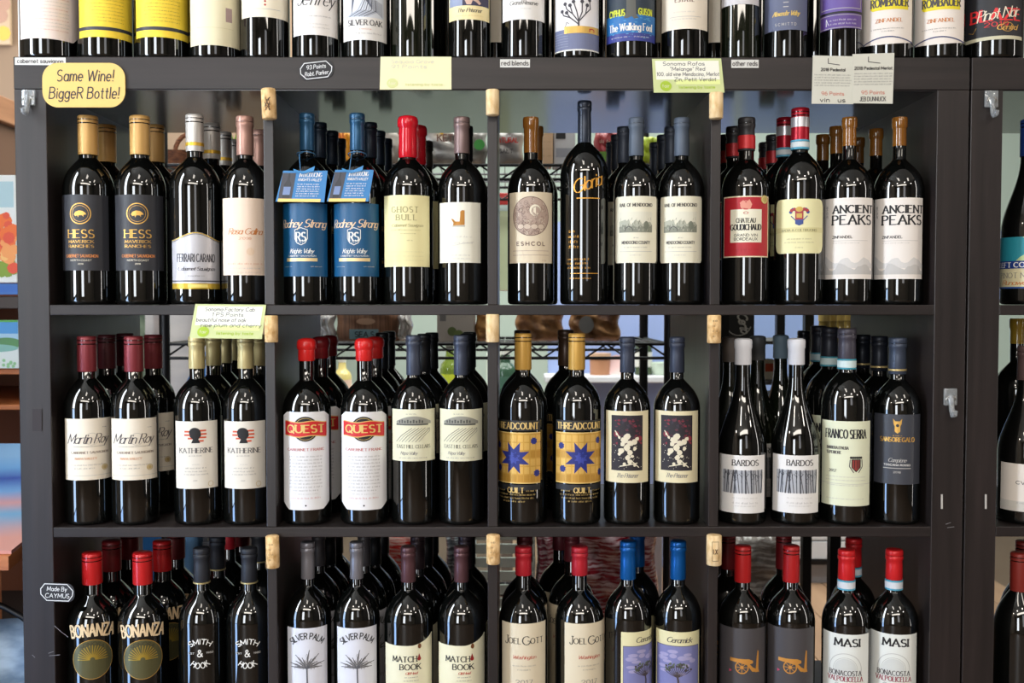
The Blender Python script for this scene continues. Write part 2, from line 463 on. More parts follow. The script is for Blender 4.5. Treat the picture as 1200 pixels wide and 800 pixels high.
def behind(key, px, n, label, row=None, rot=None, dy=None):
    """px = where its neck shows; n = how many places back it stands"""
    k = KINDS[key]; row = k.row if row is None else row
    Y = dy if dy is not None else YF + n*.082
    z = ROWZ[row]+k.Hm
    yy = 150 if row == 1 else 390 if row == 2 else 625 if row == 3 else 30
    for _ in range(60):
        x = at(px, yy, Y).x
        for a, b_ in (XI+[(.797, 1.13)] if row else []):
            if a-.01 < x < b_+.01: x = min(max(x, a+k.R+.001), b_-k.R-.001)
        bad = [q for q in PLACED if q[2] == row and math.hypot(q[0]-x, q[1]-Y) < q[3]+k.R+.0012]
        if not bad: break
        Y += .004
    if Y + k.R > .388: print('BACK', key, px, n, round(Y, 3))
    return place(k, x, Y, row, random.uniform(-25, 25) if rot is None else rot, label)
# ------------------------------------------------------------------ label artwork (y = pixels below the label's top edge)
def Yv(h, y): return h - y*PX
def U(x): return x*PX
def art(fn): return fn
BLK = mat((24, 22, 24), .6); DGREY = mat((78, 74, 74), .6)

def a_boar(p, h, hw):
    p.ring(0, Yv(h, 22), U(11.8), 1.5, GOLD); p.ring(0, Yv(h, 22), U(9.2), .5, GOLD)
    p.poly([(U(x), Yv(h, y)) for x, y in ((-7, 23), (-5, 20), (-1, 18.5), (3, 19), (6, 21), (7, 23), (4, 23.5), (4, 26), (2.6, 24), (-1, 24), (-2, 26.5), (-3, 24), (-5, 25))], GOLD)
    p.text('HESS', 0, Yv(h, 50), U(9.3), GOLD, w=U(30), style='serif', wt=1.5)
    p.text('MAVERICK', 0, Yv(h, 55.8), U(3.0), GOLD, w=U(29), style='serif', wt=.6)
    p.text('RANCHES', 0, Yv(h, 61.2), U(3.0), GOLD, w=U(29), style='serif', wt=.6)
    p.text('CABERNET SAUVIGNON', 0, Yv(h, 72.5), U(3.2), ORANGE, w=U(38), style='bold', wt=.8)
    p.text('NORTH COAST', 0, Yv(h, 77), U(2), CREAM, w=U(24), wt=.4)
    p.text('2018', 0, Yv(h, 81), U(1.6), CREAM, w=U(6), wt=.4)
def a_deco(p, h, hw):
    SG = mat((206, 170, 60), .35, .5); DK = mat((70, 68, 74), .5)
    for o in (0, 1.2): p.line([(hw*s, h-3+12*(math.cos(math.pi*s)*.5+.5)-o*1.6) for s in [i/12-1 for i in range(25)]], .8 if o else 1.5, DK if o else SG)
    p.text('FERRARI CARANO', 0, Yv(h, 27), U(9), DK, w=U(45), style='sans', wt=1.1)
    p.text('Cabernet Sauvignon', 0, Yv(h, 37), U(4), DK, w=U(44), style='script', wt=.7)
    p.scrawl(0, Yv(h, 44), U(18), U(1.6), GREY, seed=2)
    p.rect(-hw, hw, Yv(h, 58.5), Yv(h, 52), SG); p.rect(-hw, hw, Yv(h, 50), Yv(h, 48.6), DK); p.rect(-hw*.3, hw*.4, Yv(h, 57), Yv(h, 53), mat((240, 220, 120), .4))
def a_blush(p, h, hw):
    p.text('Rosa Gallina', 0, Yv(h, 42), U(7), ORANGE, w=U(40), style='script', wt=.8)
    p.text('2018', 0, Yv(h, 48), U(2.6), ORANGE, w=U(14), style='serif', wt=.45)
    p.disc(U(6), Yv(h, 62), U(4.5), mat((236, 206, 176), .6))
    p.scrawl(0, Yv(h, 77), U(42), U(2), ORANGE, seed=3); p.scrawl(0, Yv(h, 82), U(36), U(1.6), LGREY, seed=4); p.scrawl(0, Yv(h, 87), U(38), U(1.6), LGREY, seed=5)
def a_shield(p, h, hw):
    W = mat((226, 226, 220), .5)
    p.text('Rodney Strong', 0, Yv(h, 28), U(9), mat((238, 206, 170), .5), w=U(60), style='script', wt=1.15)
    s = [(-7.5, 31), (-3, 29.5), (0, 28.5), (3, 29.5), (7.5, 31), (7.5, 41), (5, 46), (0, 48.5), (-5, 46), (-7.5, 41), (-7.5, 31)]
    p.line([(U(x), Yv(h, y)) for x, y in s], 1.1, W)
    p.text('RS', 0, Yv(h, 44), U(10), W, w=U(11), style='serif', wt=1.9); p.scrawl(0, Yv(h, 46.2), U(7), U(1), W, seed=4)
    p.text('Knights Valley', 0, Yv(h, 58), U(5), W, w=U(28), style='script', wt=.65)
    p.text('CABERNET SAUVIGNON', 0, Yv(h, 62), U(1.7), W, w=U(34), wt=.4)
    p.rect(U(-20), U(19), Yv(h, 67.5), Yv(h, 63.6), mat((232, 206, 150), .4, .3))
    p.scrawl(U(-18), Yv(h, 74), U(13), U(1.2), LGREY, seed=5); p.scrawl(U(18), Yv(h, 74), U(14), U(1.2), LGREY, seed=6)
def a_ghost(p, h, hw):
    OL = mat((170, 160, 112), .6)
    p.text('GHOST', U(-1), Yv(h, 20), U(6.5), OL, w=U(32), style='serif', wt=1.1, gap=34); p.text('BULL', U(1), Yv(h, 29), U(6.2), OL, w=U(24), style='serif', wt=1.1, gap=34)
    p.text('Cabernet Sauvignon', U(2), Yv(h, 36.5), U(3.2), OL, w=U(38), style='script', wt=.5)
    p.scrawl(0, Yv(h, 41), U(36), U(1.4), OL, seed=8); p.scrawl(U(3), Yv(h, 45), U(18), U(1.2), OL, seed=9); p.scrawl(U(5), Yv(h, 53), U(7), U(1.4), OL, seed=11)
    for y in (66, 71, 76): p.scrawl(0, Yv(h, y), U(44), U(1), mat((216, 208, 160), .6), seed=y)
def a_duck(p, h, hw):
    p.poly([(U(x), Yv(h, y)) for x, y in ((-9, 19), (-6.5, 19.5), (-3.5, 22.5), (1.2, 22.5), (2, 15), (2, 11), (4, 9.3), (7, 9.6), (7, 26.5), (-6.5, 27), (-6, 24))], BRONZE)
    p.rect(U(-7.5), U(7.5), Yv(h, 28.2), Yv(h, 27.4), GREY)
    p.scrawl(U(3), Yv(h, 41), U(24), U(2.2), LGREY, seed=77)
    p.scrawl(U(2), Yv(h, 48), U(28), U(2), LGREY, seed=12); p.line([(U(-10), Yv(h, 51)), (U(4), Yv(h, 48)), (U(18), Yv(h, 46))], .5, LGREY)
    for y in (62, 66): p.scrawl(U(2), Yv(h, y), U(24), U(1.6), LGREY, seed=y)
def a_roundel(p, h, hw):
    BR = mat((112, 88, 80), .6); B2 = mat((178, 154, 138), .6); r = random.Random(3); cy = Yv(h, 28)
    p.disc(0, cy, U(22.5), B2, 1); p.ring(0, cy, U(22.5), 1.0, BR, 2)
    for _ in range(120):
        a = r.uniform(0, 6.28); q = U(21)*math.sqrt(r.random()); x, y = q*math.cos(a), cy+q*math.sin(a); s = r.uniform(1, 3.6)
        p.ring(x, y, s, .45, BR if r.random() < .75 else CREAM, 2, a0=r.uniform(0, 360), a1=r.uniform(120, 360)+180, n=8)
    p.disc(U(5), cy+U(7), U(6.5), CREAM, 3); p.disc(U(6), cy+U(6), U(4.6), B2, 3); p.ring(U(6), cy+U(6), U(5), .6, BR, 3)
    for x in (-12, -4, 4, 12): p.disc(U(x), cy-U(12), U(4), mat((206, 186, 166), .6), 3, ry=U(3)); p.ring(U(x), cy-U(12), U(4), .5, BR, 3, ry=U(3))
    p.text('ESHCOL', 0, Yv(h, 62), U(4.2), BR, w=U(34), style='bold', wt=1.2, gap=50)
    p.rect(U(-23), U(23), Yv(h, 68.4), Yv(h, 67.8), B2); p.rect(U(-23), U(23), Yv(h, 73.4), Yv(h, 72.8), B2); p.scrawl(U(17), Yv(h, 80), U(7), U(1.6), B2, seed=2)
def a_goldscript(p, h, hw):
    G1 = mat((226, 160, 60), .35, .4)
    p.text('Gloria', U(4), h-U(4), U(15), G1, w=U(36), style='script', wt=1.5, rot=.33); p.rect(U(-10), U(18), h-U(15), h-U(13.8), G1)
    for i, (w, y) in enumerate(((12, 54), (14, 60), (11, 66), (13, 72))): p.scrawl(U(-14), h-U(y), U(w), U(3.4), G1, seed=i, wt=.6)
    for i, y in enumerate((86, 91, 96)): p.scrawl(U(-8), h-U(y), U(28), U(2.6), G1, seed=9+i, wt=.5)
    p.rect(U(-18), U(16), h-U(102), h-U(101.2), G1); p.scrawl(U(-6), h-U(108), U(26), U(2), G1, seed=33, wt=.4)
    return 'gold_lettering'
def landscape(p, u0, u1, v0, v1, m1, m2, m3, seed=1):
    r = random.Random(seed); p.rect(u0, u1, v0, v1, m1)
    W, H = u1-u0, v1-v0
    for j, (b0, b1, mm) in enumerate(((.75, .35, m2), (.45, .25, m3))):
        pts = [(u0, v0)]+[(u0+W*i/16, v0+H*(b1+(b0-b1)*r.random()*.7)) for i in range(17)]+[(u1, v0)]
        for (a, b_), (c, d) in zip(pts[1:], pts[2:-1]): p.poly([(a, v0), (c, v0), (c, d), (a, b_)], mm, 2+j)
    for _ in range(70):
        x, y = r.uniform(u0+2, u1-2), r.uniform(v0+1, v0+H*.6); p.line([(x, y), (x+r.uniform(-1, 1), y+r.uniform(1, 5))], .4, r.choice((m3, INK, m1)), 4)
def a_rail(p, h, hw):
    p.text('RAIL OF MENDOCINO', 0, Yv(h, 12), U(3.6), mat((96, 92, 84), .6), w=U(40), style='serif', wt=.9)
    landscape(p, U(-21), U(20), Yv(h, 42), Yv(h, 18), mat((226, 222, 202), .6), mat((178, 178, 160), .6), mat((138, 140, 124), .6), 5)
    p.ring(U(-8), Yv(h, 40), U(4.5), 1, DGREY, 5, a0=0, a1=180); p.disc(U(12), Yv(h, 34), U(3), mat((120, 124, 108), .6), 5, ry=U(5))
    p.scrawl(0, Yv(h, 49), U(5), U(1.4), GREY, seed=3)
    p.text('MENDOCINO COUNTY', 0, Yv(h, 55.5), U(3.4), DGREY, w=U(34), style='bold', wt=.8)
    p.scrawl(0, Yv(h, 60), U(28), U(1.6), GREY, seed=4); p.rect(U(-20), U(20), Yv(h, 64.5), Yv(h, 64), LGREY); p.scrawl(0, Yv(h, 69), U(14), U(1.4), LGREY, seed=14)
def a_chateau(p, h, hw):
    p.rect(-hw+2, hw-2, 2, h-2, mat((182, 32, 44), .5)); p.rect(U(-18.5), U(19), Yv(h, 54), Yv(h, 15.5), mat((236, 230, 206), .55), 2)
    p.ring(0, Yv(h, 11), U(6), 1, mat((230, 160, 140), .5), 2, ry=U(5)); p.poly([(U(x), Yv(h, y)) for x, y in ((-5, 14), (-7, 8), (-3, 5), (0, 8), (4, 4), (7, 10), (5, 15))], mat((226, 150, 130), .5), 3); p.text('o', 0, Yv(h, 21), U(4), REDI, w=U(5), style='serif', layer=3)
    p.text('CHATEAU', 0, Yv(h, 31), U(5), INK, w=U(22), style='serif', wt=.9, layer=3)
    p.text('GOUDICHAUD', 0, Yv(h, 39.5), U(6.4), INK, w=U(36), style='serif', wt=1.3, layer=3)
    p.text('GRAND VIN', 0, Yv(h, 47), U(3), INK, w=U(27), style='bold', wt=.6, layer=3); p.text('BORDEAUX', 0, Yv(h, 51.5), U(3), INK, w=U(27), style='bold', wt=.6, layer=3)
    p.scrawl(0, Yv(h, 63), U(30), U(2), mat((150, 22, 34), .5), 2, seed=2)
    p.disc(U(23), Yv(h, 4), U(5), mat((206, 184, 110), .35, .5), 4); p.ring(U(23), Yv(h, 4), U(3.6), .6, mat((240, 226, 170), .4), 5)
def a_crest(p, h, hw):
    BL = mat((52, 74, 140), .5); RD = mat((170, 56, 60), .5); GD = mat((206, 170, 76), .5)
    for sx in (-1, 1):
        for i in range(6):
            a = R_(20+i*26); p.disc(sx*U(6+4*math.cos(a)), Yv(h, 17)+U(5*math.sin(a)), U(2), (BL, RD)[i % 2], 1+i % 2, n=10)
        p.line([(sx*U(4), Yv(h, 25)), (sx*U(9), Yv(h, 20))], 1.4, BL, 3)
    p.disc(0, Yv(h, 12), U(4), GD, 3, ry=U(3)); p.rect(U(-4.5), U(4.5), Yv(h, 24), Yv(h, 15), RD, 3); p.poly([(U(-4.5), Yv(h, 24)), (U(4.5), Yv(h, 24)), (U(4.5), Yv(h, 29)), (0, Yv(h, 31)), (U(-4.5), Yv(h, 29))], BL, 3); p.rect(U(-3), U(3), Yv(h, 22), Yv(h, 17), GD, 4)
    p.rect(-hw, hw, Yv(h, 39), Yv(h, 33), mat((224, 216, 158), .6), 1); p.text('BADIA A COLTIBUONO', 0, Yv(h, 37.6), U(2.6), mat((140, 134, 100), .6), w=U(42), style='serif', wt=.5)
    for i, y in enumerate((47, 51, 57)): p.scrawl(0, Yv(h, y), U((28, 34, 8)[i]), U(1.5), mat((160, 152, 110), .6), seed=i)
def a_peaks(p, h, hw):
    p.text('ANCIENT', U(7), Yv(h, 17.5), U(8.5), INK, w=U(50), style='serif', wt=2.0); p.text('PEAKS', U(5), Yv(h, 31), U(10.5), INK, w=U(47), style='serif', wt=2.2)
    p.text('ZINFANDEL', U(-7), Yv(h, 47), U(3), INK, w=U(23), style='bold', wt=.7); p.rect(U(-18), U(24), Yv(h, 50), Yv(h, 49.6), LGREY); p.scrawl(U(-3), Yv(h, 53), U(30), U(1.4), LGREY, seed=4)
    p.text('2018', U(-26), Yv(h, 16), U(2.6), GREY, w=U(14), style='bold', wt=.6, rot=math.pi/2)
    r = random.Random(4); gg = mat((214, 210, 206), .6); g2 = mat((196, 192, 188), .6)
    for y0, mm, l in ((73, gg, 1), (80, g2, 2)):
        pts = [(-hw+2*hw*i/18, Yv(h, y0+4*math.sin(i*.9+y0)+r.uniform(-2, 2))) for i in range(19)]
        for (a, b_), (c, d) in zip(pts, pts[1:]): p.poly([(a, Yv(h, y0+9)), (c, Yv(h, y0+9)), (c, d), (a, b_)], mm, l)
def a_coast(p, h, hw):
    p.rect(-hw, hw, Yv(h, 29), h, mat((40, 142, 158), .5)); p.poly([(U(x), Yv(h, y)) for x, y in ((6, 0), (12, 6), (8, 12), (12, 18), (3, 24), (-2, 29), (20, 29), (20, 0))], mat((186, 206, 150), .5), 2)
    p.rect(-hw, hw, Yv(h, 37), Yv(h, 28), mat((30, 60, 132), .5), 3); p.text('LEFT COAST', 0, Yv(h, 35.5), U(5.6), WH, w=U(52), style='serif', wt=1.3, layer=4)
    p.text('PINOT NOIR', 0, Yv(h, 48), U(6), GREY, w=U(46), style='serif', wt=.7); p.text('Runaway', U(-2), Yv(h, 56), U(5), ORANGE, w=U(34), style='script', wt=.8); p.rect(-hw, hw, 0, U(2), mat((40, 80, 150), .5), 2)
# second row
def a_perry(p, h, hw):
    p.text('Martin Roy', U(-1), Yv(h, 29), U(11), mat((72, 64, 66), .6), w=U(48), style='script', wt=1.0); p.ring(U(4), Yv(h, 24), U(7), .35, GREY, 2)
    p.scrawl(0, Yv(h, 33), U(38), U(1), GREY, seed=1); p.text('CABERNET SAUVIGNON', U(2), Yv(h, 41), U(2.6), mat((110, 86, 76), .6), w=U(44), style='serif', wt=.5); p.text('NAPA VALLEY', U(-3), Yv(h, 48), U(2.4), ORANGE, w=U(24), style='serif', wt=.5)
    p.scrawl(0, Yv(h, 55), U(40), U(1.6), GREY, seed=2); p.scrawl(U(-4), Yv(h, 59), U(24), U(1.6), GREY, seed=3); p.rect(-hw, hw, U(5.2), U(5.6), LGREY)
    p.disc(U(19), Yv(h, 58), U(4.2), mat((206, 176, 112), .4, .4), 1, ry=U(3.6)); p.ring(U(19), Yv(h, 58), U(2.6), .6, CREAM, 2); p.scrawl(U(19), Yv(h, 11), U(5), U(1), GREY, seed=3)
def a_kath(p, h, hw):
    for i, (x, y, w) in enumerate(((-8, 12, 6), (-9, 16, 5), (6, 11, 8), (7, 15, 7), (6, 19, 8), (-4, 20, 6), (5, 23, 4))): p.rect(U(x-w/2-2), U(x+w/2+2), Yv(h, y+1), Yv(h, y-1), mat((206, 84, 52), .5), 1)
    p.disc(U(-1), Yv(h, 13), U(6.4), BLK, 2, ry=U(5.6)); p.poly([(U(x), Yv(h, y)) for x, y in ((-6, 12), (5.5, 12), (6, 17), (3, 21), (5, 25.5), (-5, 25.5), (-3, 21), (-6.5, 18))], BLK, 2)
    p.text('KATHERINE', 0, Yv(h, 37), U(5.6), DGREY, w=U(40), style='serif', wt=.85); p.scrawl(0, Yv(h, 41), U(16), U(1.6), GREY, seed=1)
    p.scrawl(0, Yv(h, 51), U(8), U(1), LGREY, seed=1)
    for i, y in enumerate((55.5, 59.5, 63)): p.scrawl(U(0), Yv(h, y), U((24, 26, 28)[i]), U(1.6), GREY, seed=i)
    p.scrawl(0, Yv(h, 70), U(6), U(1.4), GREY, seed=5); p.ring(U(17), Yv(h, 74), U(3), .7, mat((196, 172, 110), .5), 2)
def a_quest(p, h, hw):
    G2 = mat((224, 190, 110), .5); RB = mat((206, 34, 36), .45); q = Yv(h, 20)
    p.disc(0, q, U(15), BLK, 1, ry=U(14.5)); p.ring(0, q, U(13), .5, G2, 2, ry=U(12.6)); p.ring(0, q, U(15.3), .5, LGREY, 2, ry=U(14.8))
    w = lambda s: 1.2*math.sin(s*5)
    pts = [-1+2*i/20 for i in range(21)]; L = U(27)
    for a, b_ in zip(pts, pts[1:]):
        p.poly([(a*L, q-U(9)+w(a)), (b_*L, q-U(9)+w(b_)), (b_*L, q+U(9)+w(b_)), (a*L, q+U(9)+w(a))], G2, 3); p.poly([(a*L, q-U(8)+w(a)), (b_*L, q-U(8)+w(b_)), (b_*L, q+U(8)+w(b_)), (a*L, q+U(8)+w(a))], RB, 4)
    p.text('QUEST', 0, q-U(4), U(8.6), G2, w=U(45), style='serif', wt=2.2, layer=5)
    p.text('CABERNET FRANC', 0, Yv(h, 45.5), U(2.8), REDI, w=U(46), style='serif', wt=.55)
    for i in range(12): p.scrawl(U(0), Yv(h, 53+i*4), U(40 if i < 10 else 30), U(1.8), GREY if i < 11 else LGREY, seed=i)
    p.scrawl(0, Yv(h, 102), U(36), U(2), REDI, seed=5); p.disc(U(0), Yv(h, 110), U(1), BLK)
def a_hill(p, h, hw):
    g = mat((84, 84, 78), .6); g2 = mat((150, 148, 136), .6); r = random.Random(2)
    p.scrawl(U(-3), Yv(h, 6), U(12), U(1.6), GREY, seed=1)
    pts = [(U(-22+44*i/16), Yv(h, 14-6*math.sin(math.pi*i/16))) for i in range(17)]
    for (a, b_), (c, d) in zip(pts, pts[1:]): p.poly([(a, Yv(h, 17)), (c, Yv(h, 17)), (c, d), (a, b_)], g2, 1)
    for i in range(9): p.rect(U(-18+i*3.4), U(-16+i*3.4), Yv(h, 16), Yv(h, 13-(i % 2)), g, 2)
    p.rect(U(-22), U(18), Yv(h, 18.6), Yv(h, 17), g, 2)
    for i in range(8): 
        x0 = -22+i*4; p.line([(U(x0), Yv(h, 38)), (U(x0+7), Yv(h, 31)), (U(x0+14), Yv(h, 26)), (U(min(20, x0+20)), Yv(h, 22))], .8, g2 if i % 2 else g, 2)
    p.text('EAST HILL CELLARS', 0, Yv(h, 45.5), U(4), mat((112, 108, 92), .6), w=U(42), style='serif', wt=.6); p.text('Napa Valley', U(-6), Yv(h, 53), U(3.6), GREY, w=U(20), style='script', wt=.45); p.scrawl(0, Yv(h, 57.6), U(36), U(1.6), GREY, seed=7)
def a_quilt(p, h, hw):
    Gq = mat((208, 160, 72), .42, .35); G3 = mat((240, 206, 130), .45, .2); BL = mat((34, 44, 122), .5); B2 = mat((60, 72, 160), .45); CR = mat((226, 192, 120), .45, .2)
    p.rect(U(-33), U(33), Yv(h, 14), Yv(h, 2), mat((34, 34, 34), .5), 1); p.text('THREADCOUNT', 0, Yv(h, 12), U(7.4), CR, w=U(60), style='serif', wt=1.4)
    t, b_ = Yv(h, 16), Yv(h, 76); H = t-b_; p.rect(U(-33), U(33), b_, t, Gq, 1)
    p.rect(U(-33), U(33), t-1.4, t, G3, 2); p.rect(U(-33), U(33), b_, b_+1.4, G3, 2)
    for i in range(9): 
        for j in range(6):
            p.rect(U(-32+i*7.4), U(-32+i*7.4+6), b_+3+j*(H-5)/6, b_+3+j*(H-5)/6+(H-5)/6-2, (mat((222, 178, 92), .45, .3), mat((196, 146, 60), .45, .3))[(i*3+j*2) % 3 == 0], 2)
    def star(u, v, r, m, l, k=.5, n=8): p.poly([(u+(r if i % 2 == 0 else r*k)*math.cos(math.pi*i/n+math.pi/8), v+(r if i % 2 == 0 else r*k)*math.sin(math.pi*i/n+math.pi/8)) for i in range(2*n)], m, l)
    m = (t+b_)/2; star(0, m, U(20), BL, 3, .5); star(0, m, U(8), B2, 4, .6); star(U(2), m+U(3), U(4), BL, 5)
    for x, y in ((-24, 14), (-22, -13), (24, 20), (28, -18)): star(U(x), m+U(y), U(4.6), BL, 3, .75)
    p.rect(U(-33), U(33), Yv(h, 84), Yv(h, 77.4), mat((34, 34, 36), .5), 1)
    p.text('QUILT', U(2), Yv(h, 87), U(6), CR, w=U(20), style='serif', wt=1.1)
    for i, y in enumerate((85, 90, 94, 98)): p.scrawl(0, Yv(h, y) if i else Yv(h, 86), U((58, 52, 46, 30)[i]) if i else U(8), U(2) if i else .1, CR, seed=i)
    for i, (x, w) in enumerate(((-17, 14), (22, 14))): p.scrawl(U(x), Yv(h, 85.5), U(w), U(2), CR, seed=i+20)
    return 'printed_quilt'
def a_collage(p, h, hw):
    dk = mat((38, 32, 38), .6); rd = mat((128, 34, 50), .6); bn = mat((226, 216, 190), .6); r = random.Random(8)
    u0, u1, v0, v1 = U(-19.5), U(19.5), Yv(h, 70), Yv(h, 5); p.rect(u0, u1, v0, v1, dk, 1)
    for _ in range(60):
        x, y = r.uniform(u0+4, u1-4), r.uniform(v0+(v1-v0)*.45, v1-8); p.poly([(x, y), (x+r.uniform(2, 4), y+r.uniform(-1, 2)), (x+r.uniform(1, 3), y+r.uniform(2, 5)), (x-r.uniform(0, 3), y+r.uniform(1, 3))], r.choice((rd, mat((70, 30, 44), .6), mat((94, 44, 58), .6), mat((52, 44, 58), .6))), 2)
    p.disc(u0+U(7), v0+(v1-v0)*.66, U(3.4), rd, 3); p.disc(u1-U(4.5), v0+(v1-v0)*.58, U(3.4), rd, 3)
    for (x, y, s) in ((0, .62, 4), (-3, .55, 4.5), (4, .5, 4), (9, .52, 4), (12, .58, 2.4), (-5, .48, 3), (0, .42, 4), (-7, .36, 4), (3, .33, 3.4), (9, .4, 2.4), (1, .24, 3.2), (6, .26, 2), (3, .16, 3), (-3, .12, 2), (9, .1, 2), (-9, .3, 2), (-12, .66, 1.6), (-9, .6, 1.8)):
        k = 8; p.poly([(U(x)+U(s)*(.75+.4*r.random())*math.cos(2*math.pi*i/k), v0+(v1-v0)*y+U(s)*(.75+.4*r.random())*math.sin(2*math.pi*i/k)) for i in range(k)], bn, 3+(int(s*10) % 2))
    for a, b_ in (((-14, .72), (-8, .58)), ((-8, .08), (12, .14)), ((4, .2), (14, .06))): p.line([(U(a[0]), v0+(v1-v0)*a[1]), (U(b_[0]), v0+(v1-v0)*b_[1])], 1.6, bn, 5)
    for _ in range(30): x, y = r.uniform(u0+3, u1-3), r.uniform(v0+3, v0+(v1-v0)*.5); p.disc(x, y, .6, bn, 3, n=6)
    p.text('The Prisoner', 0, Yv(h, 78), U(5), GREY, w=U(26), style='script', wt=.6)
def a_trees(p, h, hw):
    r = random.Random(5); u0, u1, v0, v1 = U(-24), U(27), Yv(h, 44.5), Yv(h, 17.5); g = mat((176, 178, 184), .6); dk = mat((56, 58, 66), .6)
    p.text('BARDOS', U(5), Yv(h, 12), U(6.6), DGREY, w=U(31), style='serif', wt=1.2); p.rect(u0, u1, v0, v1, g, 1)
    for i in range(34):
        x, y = r.uniform(u0+4, u1-4), r.uniform(v0+(v1-v0)*.3, v1-3); p.line([(x, y), (x+r.uniform(-3, 3), min(v1, y+r.uniform(3, 9)))], .6, mat((112, 114, 124), .6), 2)
    for i in range(15):
        x = u0+3+i*(u1-u0-6)/14+r.uniform(-1, 1); l = r.uniform(-6, 6); pts = [(x+l*t, v0+(v1-v0)*t) for t in (0, .3, .6, 1)]; pts = [(max(u0+1, min(u1-1, a)), b_) for a, b_ in pts]; p.line(pts, r.uniform(1, 2.4), dk if i % 3 else DGREY, 2)
        for _ in range(3): t = r.uniform(.4, .9); a = x+l*t; p.line([(max(u0, min(u1, a)), v0+(v1-v0)*t), (max(u0, min(u1, a+r.uniform(-5, 5))), min(v1, v0+(v1-v0)*t+r.uniform(3, 7)))], .7, dk, 2)
    p.scrawl(U(5), Yv(h, 51), U(30), U(2), LGREY, seed=1); p.scrawl(U(5), Yv(h, 57), U(30), U(2.2), GREY, seed=2); p.scrawl(U(5), Yv(h, 60), U(24), U(1), LGREY, seed=3)
def a_serra(p, h, hw):
    p.text('FRANCO SERRA', U(0), Yv(h, 20), U(10), INK, w=U(50), style='serif', wt=1.6); p.text('BARBERA D\'ALBA', U(-10), Yv(h, 33), U(3.2), DGREY, w=U(26), style='serif', wt=.8); p.text('SUPERIORE', U(-14), Yv(h, 38.5), U(3.2), DGREY, w=U(18), style='serif', wt=.8)
    cx, cy = U(12), Yv(h, 51)
    p.poly([(cx+U(x), cy+U(y)) for x, y in ((-5, 6), (5, 6), (5, -3), (0, -8), (-5, -3))], mat((150, 60, 52), .5), 1); p.line([(cx+U(x), cy+U(y)) for x, y in ((-5, 6), (5, 6), (5, -3), (0, -8), (-5, -3), (-5, 6))], 1.4, INK, 2)
    for x in (-2, 1, 3.4): p.line([(cx+U(x), cy+U(5)), (cx+U(x), cy-U(4))], 1, INK, 2)
    for i in range(6): p.disc(cx+U(-6+i*2.4), cy+U(8.4), U(1.5), INK, 2, n=10); 
    for s in (-1, 1): p.line([(cx+s*U(7), cy+U(6)), (cx+s*U(7.6), cy-U(2)), (cx+s*U(3), cy-U(9))], 1.4, DGREY, 2)
    p.text('2017', U(-15), Yv(h, 60), U(3), DGREY, w=U(9), style='serif', wt=.7)
    for i, (y, w) in enumerate(((66, 48), (70, 48), (76, 44), (92, 46))): p.scrawl(U(0), Yv(h, y), U(w), U(1.2), LGREY, seed=i)
    p.rect(-hw, hw, Yv(h, 74), Yv(h, 73.6), LGREY)
def a_sanso(p, h, hw):
    p.poly([(U(x), Yv(h, y)) for x, y in ((-5, 5), (-2.5, 8), (2.5, 8), (5, 5), (4.4, 11), (3, 14), (3, 20), (0, 22.5), (-3, 20), (-3, 14), (-4.4, 11))], GOLD, 1); p.disc(0, Yv(h, 13), U(1.8), mat((44, 44, 50), .5), 2)
    p.scrawl(0, Yv(h, 25.5), U(10), U(1.4), GOLD, seed=3); p.text('SANSOREGALO', 0, Yv(h, 32), U(5), GOLD, w=U(40), style='serif', wt=1.15)
    p.text('Campione', 0, Yv(h, 56), U(4.4), LGREY, w=U(20), style='script', wt=.6); p.text('TOSCANA ROSSO', 0, Yv(h, 60.5), U(2), WH, w=U(30), style='bold', wt=.55); p.rect(U(-16), U(16), Yv(h, 63.8), Yv(h, 63), LGREY); p.text('2018', 0, Yv(h, 69), U(2), LGREY, w=U(8), wt=.5)
    d2 = mat((66, 66, 74), .5)
    for i in range(7): p.ring(U(-14), Yv(h, 60), U(5+i*3.2), .5, d2, 1, a0=20, a1=160)
def a_right2(p, h, hw):
    p.text('CVVINE', 0, Yv(h, 24), U(3.6), INK, w=U(26), style='bold', wt=.8); p.rect(-hw, hw, 0, U(12), mat((206, 200, 190), .6)); p.scrawl(0, Yv(h, 47), U(24), U(2), GREY, seed=2)
# third row
def a_bonanza(p, h, hw):
    Cg = mat((236, 206, 162), .45, .15)
    p.text('BONANZA', 0, h-U(18), U(14), Cg, w=U(50), style='bold', wt=3.2, arc=U(110), gap=20)
    m = mat((96, 92, 60), .4, .4); cy = h-U(46); p.disc(0, cy, U(23), m, 1); p.ring(0, cy, U(23.3), 1, GOLD, 2)
    for i in range(17): a = R_(180*i/16); p.line([(U(3)*math.cos(a), cy+U(3)*math.sin(a)), (U(17)*math.cos(a), cy+U(17)*math.sin(a))], 1.4, mat((180, 150, 60), .35, .5), 2)
    p.text('SONORA', 0, cy+U(17), U(4), mat((60, 58, 40), .5), w=U(26), style='bold', wt=.9, arc=U(18), layer=3)
    return 'printed_lettering'
def a_smith(p, h, hw):
    p.text('SMITH', 0, h-U(7), U(6), WH, w=U(23), style='bold', wt=1.4, arc=U(18)); p.text('&', 0, h-U(22), U(8), WH, style='bold', wt=1.6)
    p.text('EST', U(-10), h-U(19), U(2), LGREY, w=U(7), wt=.6); p.text('1980', U(11), h-U(19), U(2), LGREY, w=U(8), wt=.6)
    p.text('HOOK', 0, h-U(36), U(6.6), WH, w=U(24), style='bold', wt=1.4, arc=-U(18)); 
    return 'printed_lettering'
